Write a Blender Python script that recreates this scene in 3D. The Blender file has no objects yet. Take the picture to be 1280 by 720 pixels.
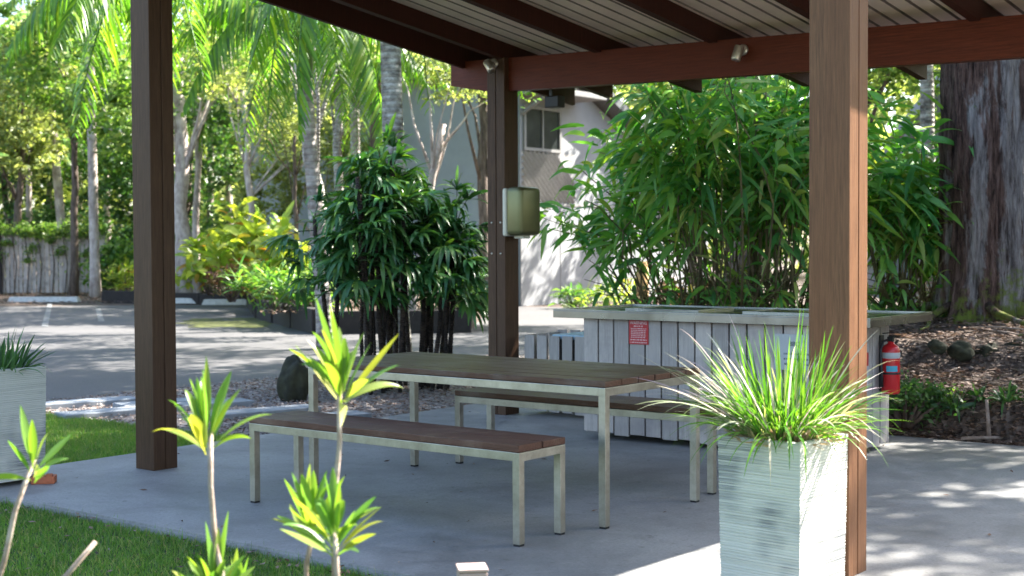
import bpy, bmesh, math, random
import numpy as np
from mathutils import Vector, Matrix, noise as mnoise
random.seed(7); rng = np.random.default_rng(11)
R = math.radians
S = bpy.context.scene; C = S.collection
TH = R(38); CA, SA = math.cos(TH), math.sin(TH)
HC, F, YH = 1.4, 1700.0, 311.0
def AV(A, V, z=0): return Vector((A*CA+V*SA, -A*SA+V*CA, z))       # shelter axes -> world
def G(px, py, z=0.0):                                              # ground point seen at a pixel
    d = F*(HC-z)/(py-YH); return Vector(((px-640)/F*d, d, z))
def PD(px, py, d): return Vector(((px-640)/F*d, d, HC-(py-YH)/F*d))

# ---------------------------------------------------------------- materials
def new_mat(name):
    m = bpy.data.materials.new(name); m.use_nodes = True
    nt = m.node_tree; nt.nodes.clear()
    out = nt.nodes.new('ShaderNodeOutputMaterial'); b = nt.nodes.new('ShaderNodeBsdfPrincipled')
    nt.links.new(b.outputs[0], out.inputs[0]); return m, nt, b, out
def N(nt, t, **kw):
    n = nt.nodes.new(t)
    for k, v in kw.items():
        if k.startswith('i_'):
            key = k[2:]; key = int(key) if key.isdigit() else key.replace('_', ' ')
            n.inputs[key].default_value = v
        else: setattr(n, k, v)
    return n
def coords(nt, scale=(1,1,1), kind='Object', rot=(0,0,0)):
    tc = N(nt, 'ShaderNodeTexCoord'); mp = N(nt, 'ShaderNodeMapping')
    mp.inputs['Scale'].default_value = scale; mp.inputs['Rotation'].default_value = rot
    nt.links.new(tc.outputs[kind], mp.inputs[0]); return mp.outputs[0]
def noise(nt, co, scale, detail=4, rough=.55, dist=0):
    n = N(nt, 'ShaderNodeTexNoise'); n.inputs['Scale'].default_value = scale; n.inputs['Detail'].default_value = detail
    n.inputs['Roughness'].default_value = rough; n.inputs['Distortion'].default_value = dist
    nt.links.new(co, n.inputs['Vector']); return n.outputs['Fac']
def ramp(nt, fac, stops, interp='LINEAR'):
    r = N(nt, 'ShaderNodeValToRGB'); cr = r.color_ramp; cr.interpolation = interp
    while len(cr.elements) < len(stops): cr.elements.new(.5)
    for e, (p, c) in zip(cr.elements, stops):
        e.position = p; e.color = (c[0], c[1], c[2], 1) if not isinstance(c, (int, float)) else (c, c, c, 1)
    nt.links.new(fac, r.inputs[0]); return r.outputs[0]
def mix(nt, fac, a, b, mode='MIX'):
    m = N(nt, 'ShaderNodeMixRGB', blend_type=mode)
    for i, s in ((0, fac), (1, a), (2, b)):
        if isinstance(s, (int, float)): m.inputs[i].default_value = s
        elif isinstance(s, tuple): m.inputs[i].default_value = (*s, 1)
        else: nt.links.new(s, m.inputs[i])
    return m.outputs[0]
def bump(nt, b, h, strength=.3, dist=.01):
    n = N(nt, 'ShaderNodeBump'); n.inputs['Strength'].default_value = strength; n.inputs['Distance'].default_value = dist
    nt.links.new(h, n.inputs['Height']); nt.links.new(n.outputs[0], b.inputs['Normal'])
def wood(name, cols, axis='Z', rough=.55, wear=None):
    m, nt, b, o = new_mat(name)
    sc = {'Z': (1,1,.05), 'X': (.05,1,1)}[axis]
    co = coords(nt, sc)
    rnd = N(nt, 'ShaderNodeNewGeometry').outputs['Random Per Island']
    va = N(nt, 'ShaderNodeVectorMath', operation='ADD'); nt.links.new(co, va.inputs[0])
    cm = N(nt, 'ShaderNodeVectorMath', operation='SCALE'); cm.inputs[0].default_value = (7,5,3); nt.links.new(rnd, cm.inputs['Scale']); nt.links.new(cm.outputs[0], va.inputs[1]); co = va.outputs[0]
    n1 = noise(nt, co, 95, 7, .75); n2 = noise(nt, co, 9, 4, .6)
    c = ramp(nt, n1, [(.3, cols[0]), (.7, cols[1])])
    c = mix(nt, ramp(nt, n2, [(.35, 0), (.75, .8)]), c, cols[2])
    c = mix(nt, .6, c, ramp(nt, rnd, [(0, (.55,.55,.56)), (1, (1.3,1.26,1.22))]), 'MULTIPLY')
    if wear:
        n3 = noise(nt, coords(nt), 3.1, 5, .65); c = mix(nt, ramp(nt, n3, [(.48, 0), (.66, .75)]), c, wear)
    nt.links.new(c, b.inputs['Base Color']); b.inputs['Roughness'].default_value = rough; b.inputs['Specular IOR Level'].default_value = .22
    bump(nt, b, n1, .35, .004); return m
def leafmat(name, cols, trans=.45, rough=.42, tint=(1.15,1.45,.5), spec=.5):
    m, nt, b, o = new_mat(name)
    rnd = N(nt, 'ShaderNodeNewGeometry').outputs['Random Per Island']
    st = [(i/(len(cols)-1) if len(cols) > 1 else 0, c) for i, c in enumerate(cols)]
    c = ramp(nt, rnd, st)
    n1 = noise(nt, coords(nt), 6, 3)
    c = mix(nt, .35, c, ramp(nt, n1, [(.3, (.6,.6,.6)), (.7, (1.3,1.3,1.3))]), 'MULTIPLY')
    n9 = noise(nt, coords(nt), 1.1, 5, .7); c = mix(nt, .55, c, ramp(nt, n9, [(.34, (.62,.60,.62)), (.5, (1,1,1)), (.68, (1.4,1.25,.95))]), 'MULTIPLY')
    nt.links.new(c, b.inputs['Base Color']); b.inputs['Roughness'].default_value = rough
    b.inputs['Specular IOR Level'].default_value = spec
    t = N(nt, 'ShaderNodeBsdfTranslucent'); nt.links.new(mix(nt, 1.0, c, tint, 'MULTIPLY'), t.inputs[0])
    ms = N(nt, 'ShaderNodeMixShader'); ms.inputs[0].default_value = trans
    nt.links.new(b.outputs[0], ms.inputs[1]); nt.links.new(t.outputs[0], ms.inputs[2]); nt.links.new(ms.outputs[0], o.inputs[0]); return m
def plain(name, col, rough=.6, metal=0, nscale=12, var=.25, bmp=.1, detail=4, spec=.5):
    m, nt, b, o = new_mat(name); n1 = noise(nt, coords(nt), nscale, detail, .65)
    k = 1-var; c = mix(nt, 1.0, col, ramp(nt, n1, [(.3, (k,k,k)), (.7, (1+var*.6,)*3)]), 'MULTIPLY')
    nt.links.new(c, b.inputs['Base Color']); b.inputs['Roughness'].default_value = rough; b.inputs['Metallic'].default_value = metal
    b.inputs['Specular IOR Level'].default_value = spec
    if bmp: bump(nt, b, n1, bmp, .01)
    return m
M = {}
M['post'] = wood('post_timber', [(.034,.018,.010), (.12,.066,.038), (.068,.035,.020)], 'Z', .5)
M['post_sunlit'] = wood('sunlit_post_timber', [(.072,.034,.017), (.22,.108,.055), (.14,.062,.030)], 'Z', .48)  # lit copy of the post timber: sunshine put into a lighter, redder colour
M['beam'] = wood('beam_timber', [(.065,.014,.007), (.21,.045,.020), (.13,.025,.011)], 'X', .5)
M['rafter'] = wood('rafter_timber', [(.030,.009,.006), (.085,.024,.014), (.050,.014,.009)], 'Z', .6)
M['table'] = wood('table_boards', [(.050,.026,.016), (.15,.082,.054), (.095,.042,.024)], 'X', .42, (.17,.13,.105))
M['bench'] = wood('bench_boards', [(.060,.030,.020), (.15,.078,.052), (.10,.045,.029)], 'X', .5, (.20,.13,.09))
M['white_slat'] = wood('whitewashed_slats', [(.30,.27,.255), (.58,.535,.50), (.47,.43,.40)], 'Z', .75, (.30,.27,.26))
M['paling'] = wood('fence_palings', [(.34,.29,.26), (.60,.54,.50), (.48,.42,.38)], 'Z', .85, (.22,.19,.17))
m, nt, b, o = new_mat('brushed_steel'); M['steel'] = m
co = coords(nt, (1,1,1)); n1 = noise(nt, co, 90, 3); n2 = noise(nt, co, 7, 6, .7)
nt.links.new(ramp(nt, n2, [(.32, (.33,.31,.26)), (.5, (.42,.40,.345)), (.68, (.52,.50,.44))]), b.inputs['Base Color']); b.inputs['Metallic'].default_value = 1
b.inputs['Roughness'].default_value = .38
m, nt, b, o = new_mat('bench_top_steel'); M['steel_top'] = m
n2 = noise(nt, coords(nt), 3, 5)
nt.links.new(ramp(nt, n2, [(.3, (.22,.225,.215)), (.7, (.34,.34,.32))]), b.inputs['Base Color']); b.inputs['Metallic'].default_value = 1
nt.links.new(ramp(nt, n2, [(.3, .16), (.7, .30)]), b.inputs['Roughness'])
M['nickel'] = plain('nickel', (.62,.58,.50), .35, .8, 40, .1, 0)
M['black'] = plain('black_plastic', (.012,.012,.014), .5, 0, 20, .2, .05)
M['core'] = plain('dark_cavity_board', (.02,.019,.02), .9)
M['hotplate'] = plain('hotplate_steel', (.09,.10,.11), .3, .9, 10, .3, .05)
# concrete slab
m, nt, b, o = new_mat('concrete'); M['slab'] = m; co = coords(nt)
n1 = noise(nt, co, .9, 6, .6, .4); n2 = noise(nt, co, 60, 6, .8); n3 = noise(nt, co, 4.5, 6, .7, .8)
c = ramp(nt, n1, [(.3, (.185,.183,.178)), (.5, (.26,.257,.25)), (.72, (.34,.335,.325))])
c = mix(nt, .5, c, ramp(nt, n2, [(.38, (.62,.62,.62)), (.62, (1.22,1.22,1.22))]), 'MULTIPLY')
c = mix(nt, .6, c, ramp(nt, n3, [(.36, (.72,.72,.74)), (.5, (1,1,1)), (.75, (1.15,1.13,1.12))]), 'MULTIPLY')
n4 = noise(nt, co, 1.2, 8, .78, .4); c = mix(nt, ramp(nt, n4, [(.48, 0), (.68, .5)]), c, (.12,.115,.105)); n5 = noise(nt, co, 13, 4, .7); c = mix(nt, ramp(nt, n5, [(.60, 0), (.70, .55)]), c, (.10,.09,.08))
nt.links.new(c, b.inputs['Base Color']); nt.links.new(ramp(nt, n3, [(.3, .5), (.7, .8)]), b.inputs['Roughness']); bump(nt, b, n2, .12, .003)
# asphalt
m, nt, b, o = new_mat('asphalt'); M['road'] = m; co = coords(nt)
n1 = noise(nt, co, .35, 5); n2 = noise(nt, co, 70, 3, .8); n3 = noise(nt, co, 2.2, 5, .7, 1)
c = ramp(nt, n2, [(.35, (.050,.049,.050)), (.65, (.115,.112,.113))])
c = mix(nt, .7, c, ramp(nt, n1, [(.3, (.75,.75,.76)), (.7, (1.25,1.22,1.2))]), 'MULTIPLY'); c = mix(nt, ramp(nt, n3, [(.62, 0), (.78, .5)]), c, (.05,.05,.052))
nt.links.new(c, b.inputs['Base Color']); b.inputs['Roughness'].default_value = .85; bump(nt, b, n2, .5, .006)
# soil with leaf litter
def litter(name, cols, sc=18):
    m, nt, b, o = new_mat(name); co = coords(nt)
    v = N(nt, 'ShaderNodeTexVoronoi'); v.inputs['Scale'].default_value = sc; nt.links.new(co, v.inputs['Vector'])
    sep = N(nt, 'ShaderNodeSeparateColor'); nt.links.new(v.outputs['Color'], sep.inputs[0])
    n1 = noise(nt, co, 1.3, 5, .65)
    c = ramp(nt, sep.outputs[0], [(0, cols[0]), (.4, cols[1]), (.75, cols[2]), (1, cols[3])])
    c = mix(nt, .6, c, ramp(nt, n1, [(.3, (.55,.55,.55)), (.7, (1.2,1.2,1.2))]), 'MULTIPLY')
    nt.links.new(c, b.inputs['Base Color']); b.inputs['Roughness'].default_value = .9; bump(nt, b, v.outputs['Distance'], .8, .02); return m
M['soil'] = litter('soil_and_litter', [(.035,.022,.016), (.08,.055,.04), (.13,.09,.07), (.20,.15,.12)], 34)
M['gravelbase'] = litter('gravel_bed', [(.07,.06,.055), (.17,.145,.13), (.30,.26,.24), (.45,.40,.37)], 30)
M['lawnbase'] = plain('lawn_base', (.035,.075,.012), .95, 0, 9, .5, .3)
M['litterleaf'] = leafmat('dry_leaves', [(.05,.03,.022), (.13,.075,.05), (.22,.14,.10), (.36,.27,.22), (.10,.05,.035)], .15, .7, (1,.9,.7))
M['pebble'] = plain('pebbles', (.26,.23,.21), .8, 0, 7, .6, .1)
M['grass'] = leafmat('grass_blades', [(.075,.17,.025), (.12,.26,.038), (.17,.32,.045), (.10,.22,.03), (.21,.31,.08), (.42,.36,.16)], .45, .5, (1.3,1.4,.6))
M['cord'] = leafmat('cordyline_leaves', [(.09,.22,.035), (.15,.30,.05), (.22,.34,.05), (.12,.26,.06), (.42,.40,.08), (.30,.40,.22)], .5, .35, (1.25,1.2,.45))
M['mondo'] = leafmat('variegated_strap_leaves', [(.04,.14,.02), (.07,.21,.03), (.12,.28,.035), (.06,.17,.03), (.15,.30,.045), (.10,.25,.035), (.45,.43,.38)], .5, .35, (1.3,1.25,.4))
M['darkstrap'] = leafmat('dark_strap_leaves', [(.03,.09,.03), (.06,.14,.04), (.10,.19,.07)], .3, .4)
M['straw'] = leafmat('dead_strap_leaves', [(.38,.29,.17), (.50,.38,.24), (.30,.22,.13)], .3, .7, (1,.9,.7))
M['rhapis'] = leafmat('lady_palm_leaves', [(.028,.11,.04), (.045,.15,.052), (.07,.19,.06), (.14,.27,.055)], .28, .32, (1.5,1.5,.4))
M['bamboo'] = leafmat('broad_bamboo_leaves', [(.05,.20,.055), (.09,.29,.07), (.13,.35,.085), (.17,.39,.09), (.24,.45,.08), (.38,.42,.14)], .42, .33, (1.4,1.4,.4))
M['cane'] = plain('bamboo_canes', (.13,.105,.045), .7, 0, 5, .7)
M['frond'] = leafmat('palm_leaflets', [(.07,.16,.03), (.11,.24,.035), (.18,.32,.04), (.30,.38,.05)], .5, .35, (1.15,1.42,.4))
M['crown_mid'] = leafmat('broad_tree_leaves', [(.08,.16,.045), (.14,.24,.06), (.21,.32,.08), (.36,.42,.12)], .48, .45, (1.15,1.42,.5))
M['crown_dark'] = leafmat('dark_tree_leaves', [(.04,.10,.035), (.07,.15,.05), (.11,.20,.06)], .4, .42)
M['crown_pale'] = leafmat('pale_tree_leaves', [(.16,.22,.09), (.26,.33,.12), (.36,.42,.15), (.48,.52,.22)], .5, .5, (1.25,1.25,.6))
M['croton'] = leafmat('croton_leaves', [(.32,.44,.06), (.46,.56,.10), (.22,.40,.05), (.52,.56,.12), (.30,.46,.07), (.38,.50,.08), (.50,.22,.06)], .5, .35, (1.2,1.15,.4))
M['lowshrub'] = leafmat('low_shrub_leaves', [(.05,.13,.04), (.10,.22,.05), (.20,.33,.07), (.32,.40,.09)], .45, .4)
M['redshrub'] = leafmat('reddish_shrub_leaves', [(.14,.05,.04), (.25,.11,.07), (.12,.14,.05), (.35,.22,.12)], .35, .45, (1.2,1,.6))
# bark
def bark(name, cols, ring=0, moss=None, vscale=(8,8,1.2)):
    m, nt, b, o = new_mat(name)
    n1 = noise(nt, coords(nt, vscale), 3.0, 6, .68, .3); n2 = noise(nt, coords(nt), 2.4, 4, .6)
    c = ramp(nt, n1, [(.34, cols[0]), (.52, cols[1]), (.68, cols[2])])
    c = mix(nt, .55, c, ramp(nt, n2, [(.35, (.6,.57,.55)), (.65, (1.15,1.15,1.15))]), 'MULTIPLY')
    h = n1
    if ring:
        w = N(nt, 'ShaderNodeTexWave', wave_type='BANDS', bands_direction='Z'); w.inputs['Scale'].default_value = ring; w.inputs['Distortion'].default_value = 1.2
        nt.links.new(coords(nt), w.inputs['Vector']); c = mix(nt, .5, c, ramp(nt, w.outputs['Fac'], [(.02, (.5,.47,.45)), (.16, (1.05,1.05,1.05))]), 'MULTIPLY'); h = w.outputs['Fac']
    if moss:
        sx = N(nt, 'ShaderNodeSeparateXYZ'); nt.links.new(coords(nt), sx.inputs[0])
        mr = N(nt, 'ShaderNodeMapRange'); mr.inputs[1].default_value = moss[0]; mr.inputs[2].default_value = moss[1]; mr.inputs[3].default_value = .34; mr.inputs[4].default_value = -.1
        nt.links.new(sx.outputs[2], mr.inputs[0]); ad = N(nt, 'ShaderNodeMath', operation='ADD'); nt.links.new(mr.outputs[0], ad.inputs[0])
        nt.links.new(noise(nt, coords(nt), 9, 6, .7), ad.inputs[1]); c = mix(nt, ramp(nt, ad.outputs[0], [(.66, 0), (.80, .85)]), c, (.12,.15,.025))
    nt.links.new(c, b.inputs['Base Color']); b.inputs['Roughness'].default_value = .88; bump(nt, b, h, .6, .02); return m
m, nt, b, o = new_mat('furrowed_bark'); M['bark_big'] = m
n1 = noise(nt, coords(nt, (6,6,.7)), 4, 8, .78, .4); n2 = noise(nt, coords(nt, (1.7,1.7,.22)), 1.6, 4, .55, .6); n3 = noise(nt, coords(nt, (2.5,2.5,.8)), 2.2, 7, .75, .6)
br = ramp(nt, n1, [(.38, (.012,.007,.006)), (.52, (.10,.058,.045)), (.66, (.20,.13,.11))]); gr = ramp(nt, n1, [(.36, (.05,.04,.038)), (.5, (.19,.165,.155)), (.66, (.34,.31,.295))])
ad = N(nt, 'ShaderNodeMath', operation='MULTIPLY_ADD'); nt.links.new(n3, ad.inputs[0]); ad.inputs[1].default_value = .75; nt.links.new(n2, ad.inputs[2])
c = mix(nt, ramp(nt, ad.outputs[0], [(.86, 0), (.93, 1)]), br, gr)
sx = N(nt, 'ShaderNodeSeparateXYZ'); nt.links.new(coords(nt), sx.inputs[0]); mr = N(nt, 'ShaderNodeMapRange'); mr.inputs[1].default_value = -.1; mr.inputs[2].default_value = 1.2; mr.inputs[3].default_value = .26; mr.inputs[4].default_value = -.1
nt.links.new(sx.outputs[2], mr.inputs[0]); a2 = N(nt, 'ShaderNodeMath', operation='ADD'); nt.links.new(mr.outputs[0], a2.inputs[0]); nt.links.new(noise(nt, coords(nt), 7, 7, .75), a2.inputs[1])
c = mix(nt, ramp(nt, a2.outputs[0], [(.64, 0), (.76, .9)]), c, (.13,.16,.025)); nt.links.new(c, b.inputs['Base Color']); b.inputs['Roughness'].default_value = .92; b.inputs['Specular IOR Level'].default_value = .2; bump(nt, b, n1, .9, .03)
M['bark_palm'] = bark('ringed_palm_bark', [(.17,.14,.13), (.34,.30,.28), (.52,.48,.46)], 3.2, None, (2,2,2))
M['bark_patch'] = bark('lichen_palm_bark', [(.09,.08,.07), (.34,.32,.29), (.60,.58,.54)], 4.5, None, (2.5,2.5,4))
M['bark_smooth'] = bark('pale_bark', [(.25,.20,.18), (.48,.41,.37), (.62,.56,.52)], 0, None, (2,2,1))
M['bark_dark'] = bark('brown_bark', [(.05,.036,.028), (.13,.095,.075), (.22,.17,.14)], 0, None, (5,5,1))
M['stem_cord'] = bark('ringed_stem', [(.22,.15,.11), (.34,.26,.21), (.48,.40,.34)], 0, None, (4,4,4))
M['crownshaft'] = plain('green_crownshaft', (.10,.17,.05), .4, 0, 5, .3, .05)
M['rock'] = plain('mossy_rock', (.035,.036,.018), .9, 0, 6, .8, .7)
M['terracotta'] = plain('terracotta', (.42,.12,.05), .8, 0, 14, .25)
M['pinkwood'] = plain('weathered_stake', (.36,.25,.22), .8, 0, 14, .1)
# ribbed planter
def planter_mat(name):
    m, nt, b, o = new_mat(name)
    n1 = noise(nt, coords(nt, (.18,.18,30)), 5, 3, .6); n2 = noise(nt, coords(nt), 2.6, 3, .5); n3 = noise(nt, coords(nt, (.5,.5,60)), 3, 3)
    c = ramp(nt, n1, [(.30, (.42,.41,.36)), (.48, (.53,.52,.46)), (.7, (.62,.60,.54))])
    k = mix(nt, 1.0, ramp(nt, n2, [(.47, 0), (.57, .85)]), ramp(nt, n3, [(.42, .15), (.58, 1)]), 'MULTIPLY')
    c = mix(nt, k, c, (.17,.18,.185))
    nt.links.new(c, b.inputs['Base Color']); b.inputs['Roughness'].default_value = .8; bump(nt, b, n3, .5, .006); return m
M['planter'] = planter_mat('ribbed_composite')
M['potting'] = plain('potting_mix', (.05,.035,.025), .95, 0, 40, .4, .5)
M['roofsheet'] = plain('roof_sheet_paint', (.90,.70,.61), .5, 0, 3, .12, .0)
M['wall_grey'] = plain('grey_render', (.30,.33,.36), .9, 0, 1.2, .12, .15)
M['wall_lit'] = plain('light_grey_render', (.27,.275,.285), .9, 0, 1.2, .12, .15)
M['bldg_trim'] = plain('white_trim', (.20,.195,.19), .6, 0, 8, .1)
M['siding'] = plain('grey_boards', (.30,.29,.28), .8, 0, 8, .15)
M['dark_wall'] = plain('dark_grey_cladding', (.16,.17,.19), .85, 0, 3, .15)
M['roofdark'] = plain('dark_roof_sheet', (.10,.105,.11), .6, 0, 4, .2)
m, nt, b, o = new_mat('window_glass'); M['glass'] = m
nt.links.new(ramp(nt, noise(nt, coords(nt), 2, 2), [(.3, (.012,.015,.015)), (.7, (.03,.035,.035))]), b.inputs['Base Color']); b.inputs['Roughness'].default_value = .35; b.inputs['Specular IOR Level'].default_value = .08
M['red'] = plain('red_enamel', (.55,.018,.022), .28, 0, 6, .12, .0)
M['signred'] = plain('sign_red', (.42,.012,.020), .4, 0, 6, .1, 0)
M['signwhite'] = plain('sign_white', (.42,.45,.46), .4, 0, 6, .06, 0)
M['signtext'] = plain('pale_lettering', (.75,.60,.60), .5, 0, 6, .05, 0)
M['darktext'] = plain('dark_lettering', (.05,.08,.08), .5, 0, 6, .05, 0)
M['bluelabel'] = plain('blue_label', (.05,.35,.48), .4, 0, 6, .05, 0)
M['blueliner'] = plain('pale_blue_liner', (.33,.48,.58), .5, 0, 6, .1, 0)
M['backplate'] = plain('cream_plastic', (.68,.66,.56), .45, 0, 10, .08, 0)
m, nt, b, o = new_mat('dryer_chrome'); M['dryer'] = m
nt.links.new(ramp(nt, noise(nt, coords(nt), 3, 3), [(.3, (.12,.125,.06)), (.7, (.19,.19,.09))]), b.inputs['Base Color']); b.inputs['Metallic'].default_value = .55; b.inputs['Roughness'].default_value = .34  # olive base colour stands in for greenery mirrored in the chrome
M['whitepaint'] = plain('white_road_paint', (.19,.19,.187), .8, 0, 6, .6, .1)
M['concretepale'] = plain('pale_concrete', (.50,.49,.47), .85, 0, 12, .25, .2)
M['sleeper'] = plain('dark_sleeper', (.028,.022,.020), .9, 0, 10, .4, .3)
M['paver'] = plain('bluestone_paver', (.23,.25,.27), .8, 0, 7, .25, .15)
M['mossroad'] = plain('moss_on_asphalt', (.09,.10,.02), .95, 0, 5, .7, .4)

# ---------------------------------------------------------------- helpers
def link(name, me, mat, parent=None):
    o = bpy.data.objects.new(name, me); C.objects.link(o)
    if mat is not None:
        for x in (mat if isinstance(mat, (list, tuple)) else [mat]): me.materials.append(x)
    if parent: o.parent = parent
    return o
def tag(o, label=None, cat=None, group=None, kind=None):
    if label: o['label'] = label
    if cat: o['category'] = cat
    if group: o['group'] = group
    if kind: o['kind'] = kind
    return o
def thing(name, label, cat, loc=(0,0,0), rz=0, group=None):
    o = bpy.data.objects.new(name, None); C.objects.link(o); o.empty_display_size = .2
    o.location = loc; o.rotation_euler = (0,0,rz); return tag(o, label, cat, group)
def obj(name, bm, mat, parent=None, smooth=False):
    me = bpy.data.meshes.new(name); bm.to_mesh(me); bm.free()
    if smooth: me.shade_smooth()
    return link(name, me, mat, parent)
def box(bm, x0, x1, y0, y1, z0, z1, bev=0, mtx=None, mi=0):
    t = bmesh.new(); bmesh.ops.create_cube(t, size=1)
    for v in t.verts: v.co = Vector(((x0+x1)/2+v.co.x*(x1-x0), (y0+y1)/2+v.co.y*(y1-y0), (z0+z1)/2+v.co.z*(z1-z0)))
    if bev: bmesh.ops.bevel(t, geom=t.edges[:], offset=bev, segments=2, affect='EDGES', profile=.6)
    if mtx is not None: bmesh.ops.transform(t, matrix=mtx, verts=t.verts)
    for f in t.faces: f.material_index = mi
    me = bpy.data.meshes.new('t'); t.to_mesh(me); t.free(); bm.from_mesh(me); bpy.data.meshes.remove(me)
def boxo(name, mat, parent, *d, bev=0, mtx=None):
    bm = bmesh.new(); box(bm, *d, bev=bev, mtx=mtx); return obj(name, bm, mat, parent)
def frame_of(d):
    d = d.normalized(); up = Vector((0,0,1)) if abs(d.z) < .95 else Vector((1,0,0))
    a = d.cross(up).normalized(); return a, a.cross(d).normalized()
def tube(bm, pts, rad, seg=8, cap=True, wob=0):
    rings = []; pts = [Vector(p) for p in pts]
    a0, b0 = None, None
    for i, p in enumerate(pts):
        d = (pts[min(i+1, len(pts)-1)]-pts[max(i-1, 0)])
        if a0 is None: a0, b0 = frame_of(d)
        else:
            dn = d.normalized(); a0 = (a0-dn*a0.dot(dn)).normalized(); b0 = a0.cross(dn).normalized()*(1 if b0.dot(a0.cross(dn)) > 0 else -1)
        r = rad[i] if isinstance(rad, (list, tuple)) else rad
        rings.append([bm.verts.new(p+(a0*math.cos(2*math.pi*k/seg)+b0*math.sin(2*math.pi*k/seg))*r*(1+wob*random.uniform(-1,1))) for k in range(seg)])
    for A_, B_ in zip(rings, rings[1:]):
        for k in range(seg): bm.faces.new((A_[k], A_[(k+1)%seg], B_[(k+1)%seg], B_[k]))
    if cap:
        bm.faces.new(rings[0][::-1]); bm.faces.new(rings[-1])
def lathe(bm, prof, seg=24, mtx=None):
    t = bmesh.new(); rings = [[t.verts.new((r*math.cos(2*math.pi*k/seg), r*math.sin(2*math.pi*k/seg), z)) for k in range(seg)] for r, z in prof]
    for A_, B_ in zip(rings, rings[1:]):
        for k in range(seg): t.faces.new((A_[k], A_[(k+1)%seg], B_[(k+1)%seg], B_[k]))
    t.faces.new(rings[0][::-1]); t.faces.new(rings[-1])
    if mtx is not None: bmesh.ops.transform(t, matrix=mtx, verts=t.verts)
    me = bpy.data.meshes.new('t'); t.to_mesh(me); t.free(); bm.from_mesh(me); bpy.data.meshes.remove(me)
def npmesh(name, verts, faces, smooth=False):
    me = bpy.data.meshes.new(name); nv, nf, k = len(verts), len(faces), faces.shape[1]
    me.vertices.add(nv); me.vertices.foreach_set('co', verts.astype(np.float32).ravel())
    me.loops.add(nf*k); me.loops.foreach_set('vertex_index', faces.astype(np.int32).ravel())
    me.polygons.add(nf); me.polygons.foreach_set('loop_start', np.arange(0, nf*k, k, dtype=np.int32))
    me.update(calc_edges=True)
    if smooth: me.shade_smooth()
    return me
def nrm(v): return v/np.maximum(np.linalg.norm(v, axis=-1, keepdims=True), 1e-9)
def straps(base, dr, L, W, droop, seg=5, prof='lance', roll=.5, fold=0.0, curl=None):
    """long leaves: arrays of base, direction, length, width, droop -> verts, quads"""
    n = len(base); dr = nrm(dr); L = np.asarray(L).reshape(-1,1); W = np.asarray(W).reshape(-1,1); droop = np.asarray(droop).reshape(-1,1)
    side = np.cross(dr, np.array([0,0,1.])); bad = np.linalg.norm(side, axis=1) < .05; side[bad] = [1,0,0]; side = nrm(side)
    nn = np.cross(side, dr); rl = rng.normal(0, roll, (n,1)); side2 = side*np.cos(rl)+nn*np.sin(rl); nn2 = np.cross(side2, dr)
    cols = 3 if fold else 2; V = np.zeros((n, seg+1, cols, 3))
    for i in range(seg+1):
        t = i/seg; p = base+dr*L*t*(1-.25*droop*t*t)+np.array([0,0,-1.])*L*droop*t*t
        w = {'lance': (math.sin(math.pi*min(1, (t*.93+.07))**.75)), 'grass': (1-t)**.6, 'strap': min(1, 4*(1-t))*.9+.1, 'cord': (.16+.84*math.sin(math.pi*min(1, max(0, (t-.10)/.90))**.85)) if t < .97 else .05, 'fan': math.sin(math.pi*min(1, t*.8+.16))}[prof]
        w = max(w, .04)*W/2
        V[:, i, 0] = p-side2*w; V[:, i, -1] = p+side2*w
        if fold: V[:, i, 0] += nn2*w*fold; V[:, i, -1] += nn2*w*fold; V[:, i, 1] = p
    idx = np.arange(n*(seg+1)*cols).reshape(n, seg+1, cols); q = []
    for c in range(cols-1):
        q.append(np.stack([idx[:, :-1, c], idx[:, :-1, c+1], idx[:, 1:, c+1], idx[:, 1:, c]], -1).reshape(-1, 4))
    return V.reshape(-1, 3), np.concatenate(q)
def join(parts):
    vs, fs, o = [], [], 0
    for v, f in parts: vs.append(v); fs.append(f+o); o += len(v)
    return np.concatenate(vs), np.concatenate(fs)
def unit(n):
    return nrm(rng.normal(0, 1, (n,3)))
def leaves(cent, size, asp=.45, droop=.3, up=None):
    """little four-cornered folded leaves round the given points"""
    n = len(cent); d = unit(n); d[:, 2] = d[:, 2]*.6-.25; d = nrm(d)
    s = nrm(np.cross(d, unit(n))); nn = np.cross(s, d); L = (size*rng.uniform(.6, 1.3, (n,1)))
    V = np.stack([cent-d*L*.5, cent-s*L*asp*.5+nn*L*.08, cent+d*L*.5-nn*L*.1, cent+s*L*asp*.5+nn*L*.08], 1)
    return V.reshape(-1, 3), np.arange(n*4).reshape(n, 4)
def clumps(ells, ncl, nl, spread=.16, shell=.55):
    """points in leaf clumps spread through ellipsoids; returns points and the clump centres"""
    pts, cc = [], []
    for (cx, cy, cz, rx, ry, rz, wt) in ells:
        k = max(2, int(ncl*wt)); u = unit(k)*(rng.uniform(shell, 1, (k,1))**.7)
        c = u*[rx, ry, rz]+[cx, cy, cz]; cc.append(c)
        m = int(nl*wt/k)+1; r = spread*(rx+ry+rz)/3*rng.uniform(.6, 1.5, (k,1,1))
        p = c[:, None, :]+rng.normal(0, 1, (k, m, 3))*r*[1, 1, .62]; pts.append(p.reshape(-1, 3))
    return np.concatenate(pts), np.concatenate(cc)

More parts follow.
